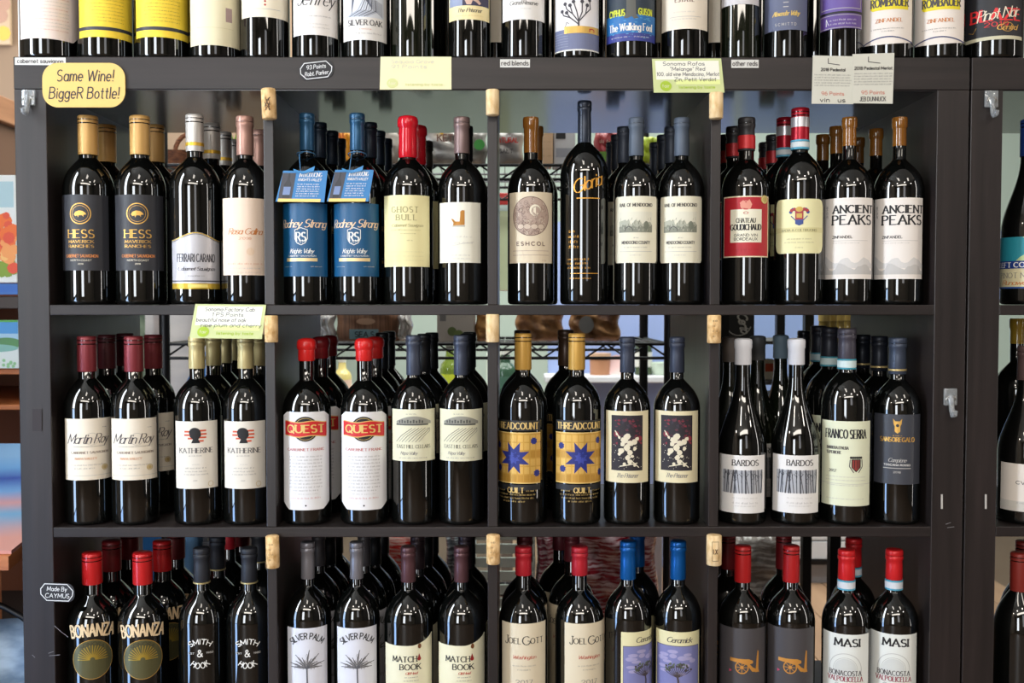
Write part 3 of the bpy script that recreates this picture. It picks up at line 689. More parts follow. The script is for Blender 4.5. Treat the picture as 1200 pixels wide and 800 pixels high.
def a_palm(p, h, hw):
    p.text('SILVER PALM', 0, Yv(h, 12.5), U(7), INK, w=U(39), style='sans', wt=1.2, arc=U(24)); g = mat((92, 92, 98), .6); cy = Yv(h, 48); r = random.Random(3)
    for i in range(15):
        a = R_(20+140*i/14); L = U(20*(.8+.3*math.sin(i*2))); pts = [(L*t*math.cos(a)+math.copysign(U(3), math.cos(a))*t*t, cy+L*t*math.sin(a)-U(5)*t*t*abs(math.cos(a))) for t in (0, .3, .6, .85, 1)]; p.line(pts, 1.1, g, 2)
        n_ = (-math.sin(a), math.cos(a)); p.poly([pts[0], (pts[2][0]+n_[0]*U(1.3), pts[2][1]+n_[1]*U(1.3)), pts[4], (pts[2][0]-n_[0]*U(1.1), pts[2][1]-n_[1]*U(1.1))], GREY, 1)
        for t in (.4, .6, .8): x, y = L*t*math.cos(a), cy+L*t*math.sin(a)-U(5)*t*t*abs(math.cos(a)); p.line([(x, y), (x+r.uniform(-4, 4), y-r.uniform(2, 5))], .6, GREY, 2)
    p.line([(0, cy), (.5, cy-U(20))], 2.2, g, 2); p.text('NORTH COAST', 0, Yv(h, 82), U(3), GREY, w=U(28))
def a_match(p, h, hw):
    p.text('MATCH', U(-5), Yv(h, 19), U(6.4), INK, w=U(29), style='serif', wt=1.2); p.text('BOOK', U(2), Yv(h, 28.5), U(6.6), INK, w=U(25), style='serif', wt=1.2)
    p.disc(U(12.5), Yv(h, 16), U(2.3), mat((150, 36, 34), .5), 2); p.poly([(U(10.6), Yv(h, 15)), (U(14.4), Yv(h, 15)), (U(12.4), Yv(h, 9.5))], mat((150, 36, 34), .5), 2)
    p.disc(U(13), Yv(h, 1), U(2.2), mat((120, 70, 30), .5), 2, ry=U(3))
    p.text('Old Head', U(3), Yv(h, 34), U(2.8), REDI, w=U(14), style='script', wt=.5)
    for i, (y, w) in enumerate(((38, 16), (42, 18))): p.scrawl(U(3), Yv(h, y), U(w), U(1.2), GREY, seed=i)
def a_gott(p, h, hw):
    p.text('J', U(-22), Yv(h, 25), U(10), INK, w=U(4), style='serif', wt=1.1); p.text('OEL', U(-11.5), Yv(h, 24), U(6.6), INK, w=U(15), style='serif', wt=.95); p.text('G', U(2.5), Yv(h, 25), U(10), INK, w=U(9), style='serif', wt=1.2); p.text('OTT', U(16), Yv(h, 24), U(6.6), INK, w=U(17), style='serif', wt=.95)
    p.text('Washington', 0, Yv(h, 42), U(4.2), REDI, w=U(28), style='script', wt=.5); p.scrawl(0, Yv(h, 51), U(28), U(1.8), GREY, seed=1); p.scrawl(0, Yv(h, 55.5), U(16), U(1.6), GREY, seed=2); p.text('2017', 0, Yv(h, 72), U(5), GREY, w=U(20), style='serif', wt=.8)
def a_tree(p, h, hw):
    p.text('Ceramick', U(2), Yv(h, 12.5), U(6), DGREY, w=U(30), style='script', wt=.9)
    u0, u1, v0, v1 = -hw+4, hw-4, Yv(h, 90), Yv(h, 17); p.rect(u0-.8, u1+.8, v0-.8, v1+.8, DGREY, 1); p.rect(u0, u1, v0, v1, mat((126, 128, 178), .5), 2)
    r = random.Random(6)
    for _ in range(14): x, y = r.uniform(u0+10, u1-10), r.uniform(v0+50, v1-6); p.disc(x, y, r.uniform(5, 9), mat((166, 160, 198), .5), 3, ry=r.uniform(2, 4), n=12)
    tk = mat((70, 60, 62), .6); cy = v1-U(37); p.line([(0, v0), (U(1), cy-U(4)), (U(-1), cy+U(6))], 3, tk, 4)
    for i in range(12): a = R_(25+130*i/11); p.line([(0, cy), (U(9)*math.cos(a), cy+U(8)*math.sin(a)), (U(17)*math.cos(a), cy+U(13)*math.sin(a)+U(2))], 1.1, tk, 4)
    for _ in range(60): a = r.uniform(0, math.pi); q = r.uniform(.5, 1); p.disc(U(17)*q*math.cos(a), cy+U(8)+U(9)*q*math.sin(a), r.uniform(1, 2.2), r.choice((mat((74, 84, 70), .6), mat((96, 106, 86), .6), tk)), 5, n=7)
def a_cannon(p, h, hw):
    G4 = mat((214, 150, 70), .4, .3); m = lambda pts: p.poly([(U(x), Yv(h, y)) for x, y in pts], G4, 1)
    m(((-14, 35.5), (-4, 36), (8, 36), (13, 38), (13, 41), (6, 43), (-2, 41), (-14, 39.5)))
    cy = Yv(h, 46); p.ring(0, cy, U(7.2), 1.8, G4, 2); p.disc(0, cy, U(2), G4, 2)
    for i in range(8): a = math.pi*i/4; p.line([(0, cy), (U(7)*math.cos(a), cy+U(7)*math.sin(a))], .9, G4, 2)
    m(((6, 43), (12, 51), (20, 52), (20, 49.5), (13, 46), (9, 42))); m(((16.5, 50), (18, 33), (19, 26), (20.5, 27), (20.5, 48), (21.5, 52), (16, 52)))
    p.disc(U(-14), Yv(h, 51), U(2.2), mat((196, 60, 96), .5), 1, n=3)
def a_masi(p, h, hw):
    p.text('MASI', U(2), Yv(h, 14), U(8.6), INK, w=U(29), style='serif', wt=2.1); g = mat((196, 196, 192), .6)
    p.ring(0, Yv(h, 42), U(19), 1.1, g, 1); p.ring(0, Yv(h, 42), U(14), .8, g, 1); p.disc(0, Yv(h, 42), U(13), mat((214, 216, 212), .6), 1)
    p.text('BONACOSTA', U(0), Yv(h, 49), U(5.6), DGREY, w=U(38), style='serif', wt=1.0); p.text('VALPOLICELLA', 0, Yv(h, 56), U(5.6), mat((150, 50, 66), .5), w=U(42), style='serif', wt=1.0)
    p.text('CLASSICO', 0, Yv(h, 63), U(3.5), DGREY, w=U(24), style='serif')
# top of the unit: y = pixels above the label's bottom edge
def B(y): return y*PX
def a_t1(p, h, hw):
    for i in range(10): p.scrawl(U(0), B(10+i*4), U(46), U(1.2), mat((206, 150, 130), .6) if i % 3 == 0 else LGREY, seed=i)
def a_t2(p, h, hw):
    for i in range(11): p.scrawl(U(0), B(18+i*4), U(42), U(1.2), mat((150, 130, 60), .6), seed=i+3)
    p.rect(-hw, hw, B(8), B(12), mat((42, 44, 52), .5), 1)
def a_t4(p, h, hw): p.rect(U(12), U(20), B(28), B(44), mat((166, 140, 136), .6)); p.rect(U(-22), U(22), B(20), B(20.5), mat((216, 206, 160), .6))
def a_t5(p, h, hw):
    p.rect(U(-16), U(18), B(9), B(9.6), LGREY); p.disc(0, B(14), U(1.2), REDI); p.disc(0, B(18), U(1.2), REDI); p.text('NAPA', 0, B(24), U(4), GREY, w=U(20), style='serif')
def a_t6(p, h, hw):
    p.text('Jeffrey', 0, B(34), U(15), INK, w=U(46), style='script', wt=1.1)
    p.scrawl(0, B(21), U(36), U(1.6), GREY, seed=1); p.scrawl(0, B(12), U(30), U(1.2), LGREY, seed=2); p.scrawl(0, B(8), U(32), U(1.2), LGREY, seed=3)
def a_t7(p, h, hw):
    p.text('SILVER OAK', 0, B(17), U(6), DGREY, w=U(42), style='serif', wt=1.1); r = random.Random(1); d = mat((84, 88, 104), .6); g = mat((168, 174, 188), .6)
    p.rect(U(-24), U(24), B(26), B(70), mat((216, 220, 226), .6), 1)
    for i in range(9): p.line([(U(-22+i*3), B(27)), (U(-8+i*3), B(34)), (U(-2+i*2), B(46))], 1.2, d if i % 2 else g, 2)
    for i in range(8): p.line([(U(22), B(28+i*2)), (U(8), B(36+i*1.5)), (U(0), B(47))], .8, d, 2)
    for i in range(6): p.line([(U(-16), B(30)), (U(-14+i*.8), B(62))], .8, d, 3)
    for i in range(50): x, y = U(r.uniform(-20, 20)), B(r.uniform(48, 66)); p.disc(x, y, r.uniform(1, 3), r.choice((d, g)), 2, n=8)
    p.scrawl(0, B(12), U(14), U(1.2), ORANGE, seed=1); p.scrawl(0, B(7), U(40), U(1.8), GREY, seed=2)
def a_t9(p, h, hw):
    Y1 = mat((222, 194, 130), .5); p.rect(-hw+3, hw-3, B(16), B(70), mat((64, 60, 84), .6), 1); p.poly([(U(x), B(y)) for x, y in ((-3, 17), (2, 17), (4, 22), (8, 20), (12, 17), (14, 19), (6, 28), (2, 40), (-4, 38), (-6, 24))], mat((214, 180, 160), .6), 2); p.rect(-hw+3, U(-8), B(16), B(30), mat((150, 160, 186), .6), 2)
    p.text('The Prisoner', 0, B(8.5), U(4.4), DGREY, w=U(30), style='script', wt=.6); p.scrawl(0, B(4), U(34), U(1.2), Y1, seed=2)
def a_t10(p, h, hw):
    p.text('Grand Reserve', 0, B(17), U(4.6), DGREY, w=U(34), style='script', wt=.6); p.scrawl(0, B(12), U(20), U(1), LGREY, seed=3)
def a_t11(p, h, hw):
    dk = mat((66, 62, 70), .6); p.rect(-hw, hw, B(1.6), B(25), mat((116, 122, 152), .6), 1); p.rect(-hw, hw, 0, B(1.6), WH, 2)
    for i in range(6): p.rect(-hw+1, U(-10), B(5+i*3), B(5.6+i*3), mat((150, 154, 178), .6), 2)
    p.line([(U(2), B(24)), (U(2), B(34))], 2.6, dk, 2)
    for s, pts in enumerate((((2, 30), (-8, 38), (-12, 44)), ((2, 33), (-5, 42), (-8, 52)), ((2, 34), (0, 44), (-4, 56)), ((2, 34), (6, 44), (6, 56)), ((2, 33), (10, 42), (12, 52)), ((-8, 38), (-16, 41), (-18, 46)), ((-5, 42), (-12, 48), (-14, 54)), ((10, 42), (16, 48), (15, 58)))):
        p.line([(U(a), B(b_)) for a, b_ in pts], 1.7, dk, 2); p.disc(U(pts[-1][0]), B(pts[-1][1]), U(2.2), dk, 3, n=9)
    p.line([(U(-14), B(27)), (U(-12), B(33)), (U(-9), B(31))], .7, dk, 2)
    p.rect(U(-15), U(30), B(20), B(28), mat((218, 176, 92), .45, .3), 4); p.text('n', U(18), B(22), U(5), REDI, w=U(6), style='bold', layer=5)
def a_t12(p, h, hw):
    b1 = mat((34, 110, 176), .5); p.rect(-hw, hw, 0, B(60), mat((38, 52, 66), .5), 1); p.rect(-hw, hw, 0, B(30), b1, 2); r = random.Random(4)
    for _ in range(60): x, y = U(r.uniform(-26, 24)), B(r.uniform(2, 30)); p.rect(x, x+U(3), y, y+.8, mat((96, 176, 214), .5), 3)
    p.rect(-hw, hw, 0, B(9), mat((54, 62, 142), .5), 3)
    YG = mat((206, 214, 60), .5); p.text('CYPHUS', U(-17), B(29), U(7), YG, w=U(20), style='bold', wt=1.8, layer=4); p.text('GUISON', U(18), B(30), U(7), YG, w=U(18), style='bold', wt=1.8, layer=4)
    p.poly([(U(x), B(y)) for x, y in ((-5, 60), (5, 60), (6, 30), (9, 26), (4, 25), (1, 28), (-3, 26), (-8, 26), (-5, 32))], mat((96, 96, 90), .6), 4); p.text('The Walking Fool', 0, B(12), U(8), WH, w=U(54), style='serif', wt=1.3, layer=5)
    p.scrawl(U(-14), B(4), U(20), U(1.6), WH, 5, seed=1); p.scrawl(U(14), B(4), U(20), U(1.6), WH, 5, seed=2)
def a_t13(p, h, hw):
    p.text('ESTATE', 0, B(31), U(5), mat((132, 104, 92), .6), w=U(22), style='serif', wt=1); p.scrawl(0, B(19), U(26), U(1.6), LGREY, seed=1); p.rect(U(-18), U(20), B(14), B(14.5), LGREY); p.scrawl(0, B(11), U(30), U(1.2), LGREY, seed=1)
def a_t15(p, h, hw):
    p.text('Alexander Valley', 0, B(16.5), U(5), mat((216, 184, 100), .5), w=U(31), style='script', wt=1); p.text('SCMITTD', 0, B(5), U(3), LGREY, w=U(24), style='bold', wt=.7, gap=60)
    for y in (26, 31, 36): p.rect(U(-3), U(3), B(y), B(y+1), LGREY)
def a_t16(p, h, hw):
    p.rect(-hw+1, hw-1, B(20), B(90), mat((106, 84, 158), .5), 1); p.line([(-hw+5, B(80)), (-hw+5, B(23)), (hw-5, B(23)), (hw-5, B(80))], 1, LGREY, 2); p.rect(-hw, hw, B(17), B(19.6), mat((22, 20, 30), .5), 1)
    p.rect(-hw+1, hw-1, 0, B(16.5), mat((96, 68, 142), .5), 2); p.line([(-hw+2, B(1)), (hw-2, B(1)), (hw-2, B(15.5)), (-hw+2, B(15.5)), (-hw+2, B(1))], .8, LGREY, 3)
    p.scrawl(U(3), B(9), U(32), U(2), WH, 3, seed=1); p.scrawl(U(3), B(4.6), U(30), U(2), WH, 3, seed=2); p.line([(U(-17), B(4)), (U(-17), B(12)), (U(-14), B(5))], .9, WH, 3)
def a_t17(p, h, hw):
    YE = mat((238, 218, 40), .5); p.poly([(U(-20), B(40)), (U(-17), B(38)), (U(25), B(38)), (U(25), B(90)), (U(-20), B(90))], YE, 1); p.text('ROMBAUER', U(3), B(42), U(9), DGREY, w=U(44), style='serif', wt=1.8); 
    p.text('ZINFANDEL', U(2), B(24), U(4), ORANGE, w=U(30), style='serif', wt=.8); p.scrawl(0, B(16), U(38), U(1.4), GREY, seed=1); p.scrawl(U(1), B(13), U(14), U(1.4), GREY, seed=2)
    NB = mat((50, 58, 110), .5); f = lambda s: B(5)+B(3)*math.cos(s*math.pi*.8)-B(1)
    p.line([(hw*s, f(s)) for s in [i/12-1 for i in range(25)]], 1.8, NB, 2)
def a_t19(p, h, hw):
    RD = mat((226, 44, 48), .5); p.text('BLAZE', U(4), B(22), U(13), RD, w=U(58), style='serif', wt=3, layer=1); p.text('2019', U(4), B(15), U(5), RD, w=U(26), style='serif', wt=1, layer=1); p.text('Pinot Noir', U(6), B(24), U(12), CREAM, w=U(46), style='script', wt=1.1, layer=3, rot=.1)
    p.text('Central', U(16), B(11), U(6), GOLD, w=U(24), style='script', wt=.9); p.ring(U(16), B(14), U(7), .7, GOLD, 2, ry=U(5)); p.line([(U(-28), B(12)), (U(-22), B(10)), (U(-18), B(16))], .8, GOLD, 2)
    p.rect(-hw, hw, 0, B(4), mat((206, 200, 170), .5), 1)
# ------------------------------------------------------------------ kinds of bottle
def cap(style, col, rough=.36, metal=.35): return (style, mat(col, rough, metal, .5))
def lb(col, rough=.55): return mat(col, rough)
BLACKCAP = cap('foil', (26, 28, 32), .35, .2)
arch = (lambda s: .012*(math.cos(math.pi*s)*.5+.5)-.002, None)
DOCG = [(38.5, 42, mat((86, 168, 196), .5), 'seal_edge'), (42, 47, mat((216, 222, 222), .5), 'seal_strip'), (47, 49, mat((86, 168, 196), .5), 'seal_edge')]
kind('boar', 1, 105.5, 58, 136.5, 180.6, 228, 317, 66, 23.6, cap('screw', (206, 160, 92), .42, .2), lb((42, 42, 47), .5), a_boar, group='bottles with a gold roundel on a charcoal label')
kind('deco', 1, 230, 59.5, 135, 176.6, 279.5, 337, 62, 21.3, cap('screw', (206, 200, 192), .38, .35), mat((198, 196, 200), .4, .25), a_deco, shape=arch, bands=[(33, 37.5, mat((222, 178, 60), .35, .5), 'gold_band')], group='bottles with a silver arched label')
kind('blush', 1, 288, 57, 137, 181, 232, 322.6, 62, 20.7, cap('foil', (186, 142, 126)), lb((240, 216, 194)), a_blush, group='bottles with a peach label')
kind('shield', 1, 361, 56.5, 133.5, 175.4, 238, 324, 68, 18.4, cap('foil', (42, 84, 116), .32, .4), lb((10, 80, 122), .45), a_shield, group='bottles with a blue shield label')
kind('ghost', 1, 478.5, 59, 137, 184, 228.6, 312.6, 63, 22, cap('wax', (204, 26, 40), .16, 0), lb((236, 226, 170)), a_ghost, group='bottles dipped in crimson wax')
kind('duck', 1, 542, 57, 138, 179, 237, 308, 57, 19.5, cap('foil', (136, 112, 108)), lb((238, 234, 216)), a_duck, group='bottles with a decoy bird label')
kind('roundel', 1, 622, 55, 138, 178, 225, 308.4, 64, 19.4, None, lb((222, 206, 178)), a_roundel, neck=AMBER, group='bottles with a round engraving label')
kind('goldscript', 1, 685, 57, 119, 171, None, None, 60, 17.2, cap('foil', (44, 50, 62), .3, .3), None, a_goldscript, style='tall', group='tall gold-script bottles')
KINDS['goldscript'].z0 = .03; KINDS['goldscript'].h = (356-218)*PX/1000-.03
kind('rail', 1, 746.5, 53.6, 138.6, 181.7, 229.8, 308, 62, 18.7, cap('foil', (86, 96, 110), .5, .15), lb((234, 228, 204)), a_rail, rad=.004, group='bottles with a landscape engraving label')
kind('chateau', 1, 873.5, 57, 138.6, 176, 229.5, 301.5, 62, 20.7, cap('foil', (44, 42, 44), .45, .15), lb((232, 220, 186)), a_chateau, bands=[(21, 37.2, mat((196, 40, 44), .4, .2), 'red_band')], group='bottles with a red and cream label')
kind('crest', 1, 936, 58, 127.5, 165, 233, 297, 64, 21.6, cap('screw', (176, 26, 44), .3, .4), lb((236, 230, 178)), a_crest, bands=[(11, 23, mat((206, 204, 206), .3, .5), 'silver_band'), (37.5, 40, mat((86, 168, 196), .5), 'seal_edge'), (40, 46.5, mat((216, 222, 222), .5), 'seal_strip'), (46.5, 49, mat((86, 168, 196), .5), 'seal_edge')], rad=.012, group='bottles with a striped red neck and crest label')
kind('peaks', 1, 993.5, 57, 138, 170, 231.6, 327, 66, 18.3, None, lb((238, 230, 222)), a_peaks, neck=AMBER, group='bottles with a white mountain label')
kind('coast', 1, 1204, 60, 140.6, 182, 277, 338, 64, 22, cap('screw', (34, 62, 132), .3, .3), lb((222, 212, 170)), a_coast, style='burgundy', group='screw-capped slope-shouldered bottles')
kind('perry', 2, 101.5, 54.2, 394, 436, 491, 563, 66, 22.6, cap('screw', (128, 46, 52), .4, .3), lb((234, 222, 202)), a_perry, group='burgundy-capped bottles with a script label')
kind('kath', 2, 233, 55, 394, 432.5, 494, 573, 58, 20, cap('foil', (206, 188, 132), .36, .3), lb((226, 218, 204)), a_kath, group='bottles with a red brushstroke silhouette label')
oct_ = (lambda s: -.007*max(0, (abs(s)-.72)/.28), lambda s: .011*max(0, (abs(s)-.66)/.34))
kind('quest', 2, 360, 57, 397, 423.6, 483, 598, 66, 20, cap('wax', (214, 36, 34), .3, 0), lb((234, 232, 232)), a_quest, shape=oct_, group='bottles with a red ribbon label')
kind('hill', 2, 485, 54, 393, 440, 480, 540.6, 66, 18, cap('foil', (70, 76, 92), .4, .3), lb((226, 222, 192)), a_hill, group='bottles with a vineyard hill label')
kind('quilt', 2, 612.5, 58, 390.7, 433.8, 491, 590, 70, 20.7, cap('screw', (204, 158, 74), .4, .25), None, a_quilt, group='bottles with a patchwork star design')
kind('collage', 2, 734.5, 55.5, 395, 437, 482, 566, 62, 18.5, cap('foil', (54, 60, 76), .45, .2), lb((228, 216, 178)), a_collage, group='bottles with a dark collage label')
kind('trees', 2, 869.5, 57.5, 397, 428, 534, 601.7, 64, 20, cap('cream_wax', (226, 226, 230), .45, 0), lb((234, 230, 226)), a_trees, style='burgundy', group='white-waxed slope-shouldered bottles')
kind('serra', 2, 990, 58.5, 385, 423, 494, 593.4, 66, 21.9, cap('foil', (70, 66, 76), .42, .25), lb((228, 230, 200)), a_serra, bands=[(36, 38, mat((60, 150, 170), .5), 'seal_edge'), (38, 46.5, mat((206, 224, 222), .5), 'seal_strip'), (46.5, 48.5, mat((60, 150, 170), .5), 'seal_edge')], group='bottles with a teal edged neck strip')
kind('emblem', 2, 1050, 55, 395.8, 439, 486, 568, 66, 21, cap('foil', (66, 74, 90), .4, .3), lb((62, 64, 72), .45), a_sanso, bands=[(37, 39.5, mat((206, 180, 120), .4, .4), 'gold_ring')], group='slate-capped bottles with a dark grey label')
kind('brown', 2, 1200, 60, 405.5, 446, 544.6, 600.5, 64, 21, cap('foil', (96, 76, 74), .45, .2), lb((228, 218, 206)), a_right2, style='burgundy', group='brown-capped slope-shouldered bottles')
kind('bonanza', 3, 105.5, 59, 650.4, 686.4, 730, None, 68, 23.6, cap('screw', (200, 34, 36), .28, .15), None, a_bonanza, H=.300, group='red-capped bottles with arched cream lettering')
kind('smith', 3, 237.5, 55, 641.4, 685, 740, None, 66, 20, cap('foil', (44, 46, 52), .5, .15), None, a_smith, bands=[(40.5, 42.5, mat((206, 186, 130), .35, .5), 'gold_ring')], group='black bottles printed with white lettering')
kind('palm', 3, 361.5, 55, 634.6, 680.3, 736.4, None, 56, 17, cap('foil', (132, 130, 136), .36, .4), lb((222, 222, 230)), a_palm, group='bottles with a pale grey palm label')
kind('match', 3, 479, 58.5, 640, 684, 755, None, 68, 18.6, cap('foil', (96, 64, 68), .36, .35), lb((234, 228, 196)), a_match, group='bottles with a wavy cream label')
kind('gott', 3, 612, 59, 640, 676, 731, None, 60, 20.4, cap('foil', (190, 34, 48), .42, .2), lb((226, 212, 184)), a_gott, group='crimson-capped bottles with a beige label')
kind('tree', 3, 734.5, 56.5, 633.5, 680.8, 741, None, 62, 19.6, cap('foil', (16, 96, 172), .3, .4), lb((230, 222, 176)), a_tree, group='blue-capped bottles with a tree picture label')
kind('cannon', 3, 869.5, 57, 639, 684, 737, None, 66, 20.3, cap('screw', (186, 30, 32), .4, .15), lb((72, 68, 70), .5), a_cannon, group='red-capped bottles with a grey cannon label')
kind('masi', 3, 992, 56.5, 643.6, 681, 743, None, 64, 20.6, cap('foil', (214, 34, 38), .34, .15), lb((232, 234, 228)), a_masi, bands=[(36, 38, mat((86, 168, 196), .5), 'seal_edge'), (38, 46, mat((216, 220, 226), .5), 'seal_strip'), (46, 48, mat((86, 168, 196), .5), 'seal_edge')], group='red-capped bottles with a blue edged neck strip')
kind('brick', 3, 1192, 56, 653, 695, None, None, 60, 20, cap('screw', (140, 44, 36), .45, .1), None, None, style='slope', H=.298, group='brick-capped bottles')
for k_, top in (('bonanza', 728), ('smith', 748), ('palm', 736.4), ('match', 757), ('gott', 731), ('tree', 741), ('cannon', 737), ('masi', 744), ('brick', 740)):
    K = KINDS[k_]; zt = at(K.c, top, YF-K.R).z - ROWZ[3]; zb = {'palm': .035, 'bonanza': .045}.get(k_, .05); K.z0 = zb; K.h = zt-zb
KINDS['match'].shape = (lambda s: .012*max(0, s-.1)**1.5*1.4, lambda s: .012*s)
KINDS['quilt'].z0 -= .0; 
# top row: label bottoms are measured, the rest of each bottle stands above the picture
def tk(key, c, W, lbot, labcol, artf, hlab=.1, half=66, capc=(60, 30, 34), style='bordeaux', group=None, shape=None, rad=0, glass=None):
    k = kind(key, 0, c, W, 0, None, None, None, half, 20, cap('foil', capc), lb(labcol) if labcol else None, artf, style=style, H=.305 if W < 62 else .33, group=group, shape=shape, rad=rad, glass=glass)
    k.Hm = .305 if W < 62 else .33; k.zc = k.Hm-.045
    if lbot is not None: k.z0 = at(c, lbot, YF-k.R).z - 1.49
    k.h = hlab
tk('t1', 58, 66, 45, (240, 222, 212), a_t1, shape=(None, lambda s: .010*max(0, (s-.75)/.25)))
tk('t2', 124.5, 62, 43.5, (246, 212, 58), a_t2, group='large bottles with a yellow label')
tk('t4', 252.5, 60, 53, (232, 222, 186), a_t4)
tk('t5', 311, 57, 20, (240, 230, 206), a_t5)
tk('t6', 370, 55, 41, (238, 232, 226), a_t6)
tk('t7', 428, 54, 47, (234, 230, 224), a_t7)
tk('t8', 482, 48, None, None, None, glass=GLASSG)
tk('t9', 550, 51, 23, (244, 226, 170), a_t9)
tk('t10', 613.5, 53, 23, (238, 234, 228), a_t10)
tk('t11', 676, 55, 59.5, (236, 232, 232), a_t11)
tk('t12', 739, 60, 48, (40, 60, 80), a_t12)
tk('t13', 802, 57, 34, (238, 226, 206), a_t13)
tk('t14', 867, 46, 5, (208, 204, 206), None, glass=GLASSG)
tk('t15', 920.5, 52, 35, (98, 104, 130), a_t15)
tk('t16', 985, 50, 33, (110, 90, 150), a_t16)
tk('t17', 1039, 58, 50, (238, 228, 218), a_t17, group='bottles with a yellow banner over a white label', shape=(None, lambda s: .004*(1-math.cos(s*math.pi*.5))-.002))
tk('t19', 1163, 66, 46, (40, 40, 44), a_t19)

# ------------------------------------------------------------------ front rows
F = front
F('boar', 105.5, -20, 'leftmost bottle of the upper compartments, gold screw cap and charcoal label with gold roundel')
F('boar', 166, -8, 'second bottle from the left in the upper compartments, gold roundel on charcoal label')
F('deco', 230, 0, 'bottle with a silver label arched at the top and an ivory cap with gold band')
F('blush', 288.5, -2, 'bottle with a rose-taupe capsule and peach script label')
F('shield', 361, -16, 'left blue-labelled bottle with a white shield, steel-blue capsule and neck tag')
F('shield', 419.5, -9, 'right blue-labelled bottle with a white shield, steel-blue capsule and neck tag')
F('ghost', 478.5, -6, 'bottle dipped in glossy crimson wax with a pale yellow label')
F('duck', 541.5, -8, 'bottle with a taupe capsule and a brown decoy bird on a white label')
F('roundel', 622, 0, 'bottle with an amber neck and a round brown engraving on its beige label')
F('goldscript', 684.5, 2, 'tallest bottle in the upper compartments, black with gold script printed on the glass')
F('rail', 745, 0, 'left bottle of two with a slate-blue capsule and cream landscape label')
F('rail', 804.5, -2, 'right bottle of two with a slate-blue capsule and cream landscape label')
F('chateau', 873.5, 0, 'bottle with a red label around a cream panel, red band on black capsule')
F('crest', 936, 0, 'bottle with a red and silver striped cap and a heraldic crest label')
F('peaks', 993.5, 0, 'left bottle with an amber neck and white label of black mountain lettering')
F('peaks', 1052, 0, 'right bottle with an amber neck and white label of black mountain lettering')
F('coast', 1204, -22, 'royal blue screw-capped bottle with a teal label at the right edge')
F('perry', 102, 0, 'left burgundy-capped bottle with a cream script label, leftmost of the middle compartments')
F('perry', 159, -4, 'right burgundy-capped bottle with a cream script label in the front row')
F('kath', 232.5, -5, 'left pale-gold-capped bottle with a black silhouette on red strokes, under the green card')
F('kath', 289.5, -7, 'right pale-gold-capped bottle with a black silhouette on red strokes, beside the divider')
F('quest', 360, -4, 'left bottle with a short red cap and long white label crossed by a red ribbon')
F('quest', 427.5, -2, 'right bottle with a short red cap and long white label crossed by a red ribbon')
F('hill', 485, 0, 'left slate-capped bottle with a short cream vineyard hill label')
F('hill', 540.5, 0, 'right slate-capped bottle with a short cream vineyard hill label, beside the divider')
F('quilt', 613, -22, 'left gold-capped bottle with a blue star on gold patchwork, beside the divider')
F('quilt', 675.5, 10, 'right gold-capped bottle with a full blue star on gold patchwork')
F('collage', 734.5, 0, 'left navy-capped bottle with a cream-bordered dark collage label')
F('collage', 792.5, 0, 'right navy-capped bottle with a cream-bordered dark collage label')
F('trees', 869.5, -2, 'left slope-shouldered bottle with white wax top and bare tree trunks label')
F('trees', 931.5, 2, 'right slope-shouldered bottle with white wax top and bare tree trunks label')
F('serra', 990.5, 0, 'bottle with a tall pale green-cream label and teal-edged strip under a dark capsule')
F('emblem', 1050, 2, 'slate-capped bottle with a dark grey label and gold emblem, rightmost of the middle compartments')
F('brown', 1200, 8, 'brown-capped slope-shouldered bottle with an off-white label at the right edge')
F('bonanza', 106, -2, 'left red-capped black bottle with arched cream-gold lettering, bottom left compartment')
F('bonanza', 168.5, -2, 'right red-capped black bottle with arched cream-gold lettering, bottom left compartment')
F('smith', 237.5, -6, 'left black-capped bottle printed with white arched lettering')
F('smith', 293, -6, 'right black-capped bottle printed with white arched lettering, beside the divider')
F('palm', 361.5, -4, 'left grey-capped bottle with a pale grey palm tree label')
F('palm', 418.5, 0, 'right grey-capped bottle with a pale grey palm tree label')
F('match', 479, 0, 'left plum-capped bottle with a wavy-topped cream label')
F('match', 541, 0, 'right plum-capped bottle with a wavy-topped cream label, beside the divider')
F('gott', 612, 2, 'left crimson-capped bottle with a beige label facing forward')
F('gott', 679, 24, 'right crimson-capped bottle with its pale label turned to the right')
F('tree', 735.5, 46, 'left blue-capped bottle with its tree picture label turned to the right')
F('tree', 794.5, 0, 'right blue-capped bottle with its tree picture label facing forward')
F('cannon', 869.5, 0, 'left red-capped bottle with a dark grey cannon label')
F('cannon', 926, 0, 'right red-capped bottle with a dark grey cannon label')
F('masi', 990.8, 0, 'left bright-red-capped bottle with a blue-edged neck strip and pale label')
F('masi', 1052, 2, 'right bright-red-capped bottle with a blue-edged neck strip and pale label')
F('brick', 1192, 0, 'brick-red screw-capped dark bottle at the lower right edge')
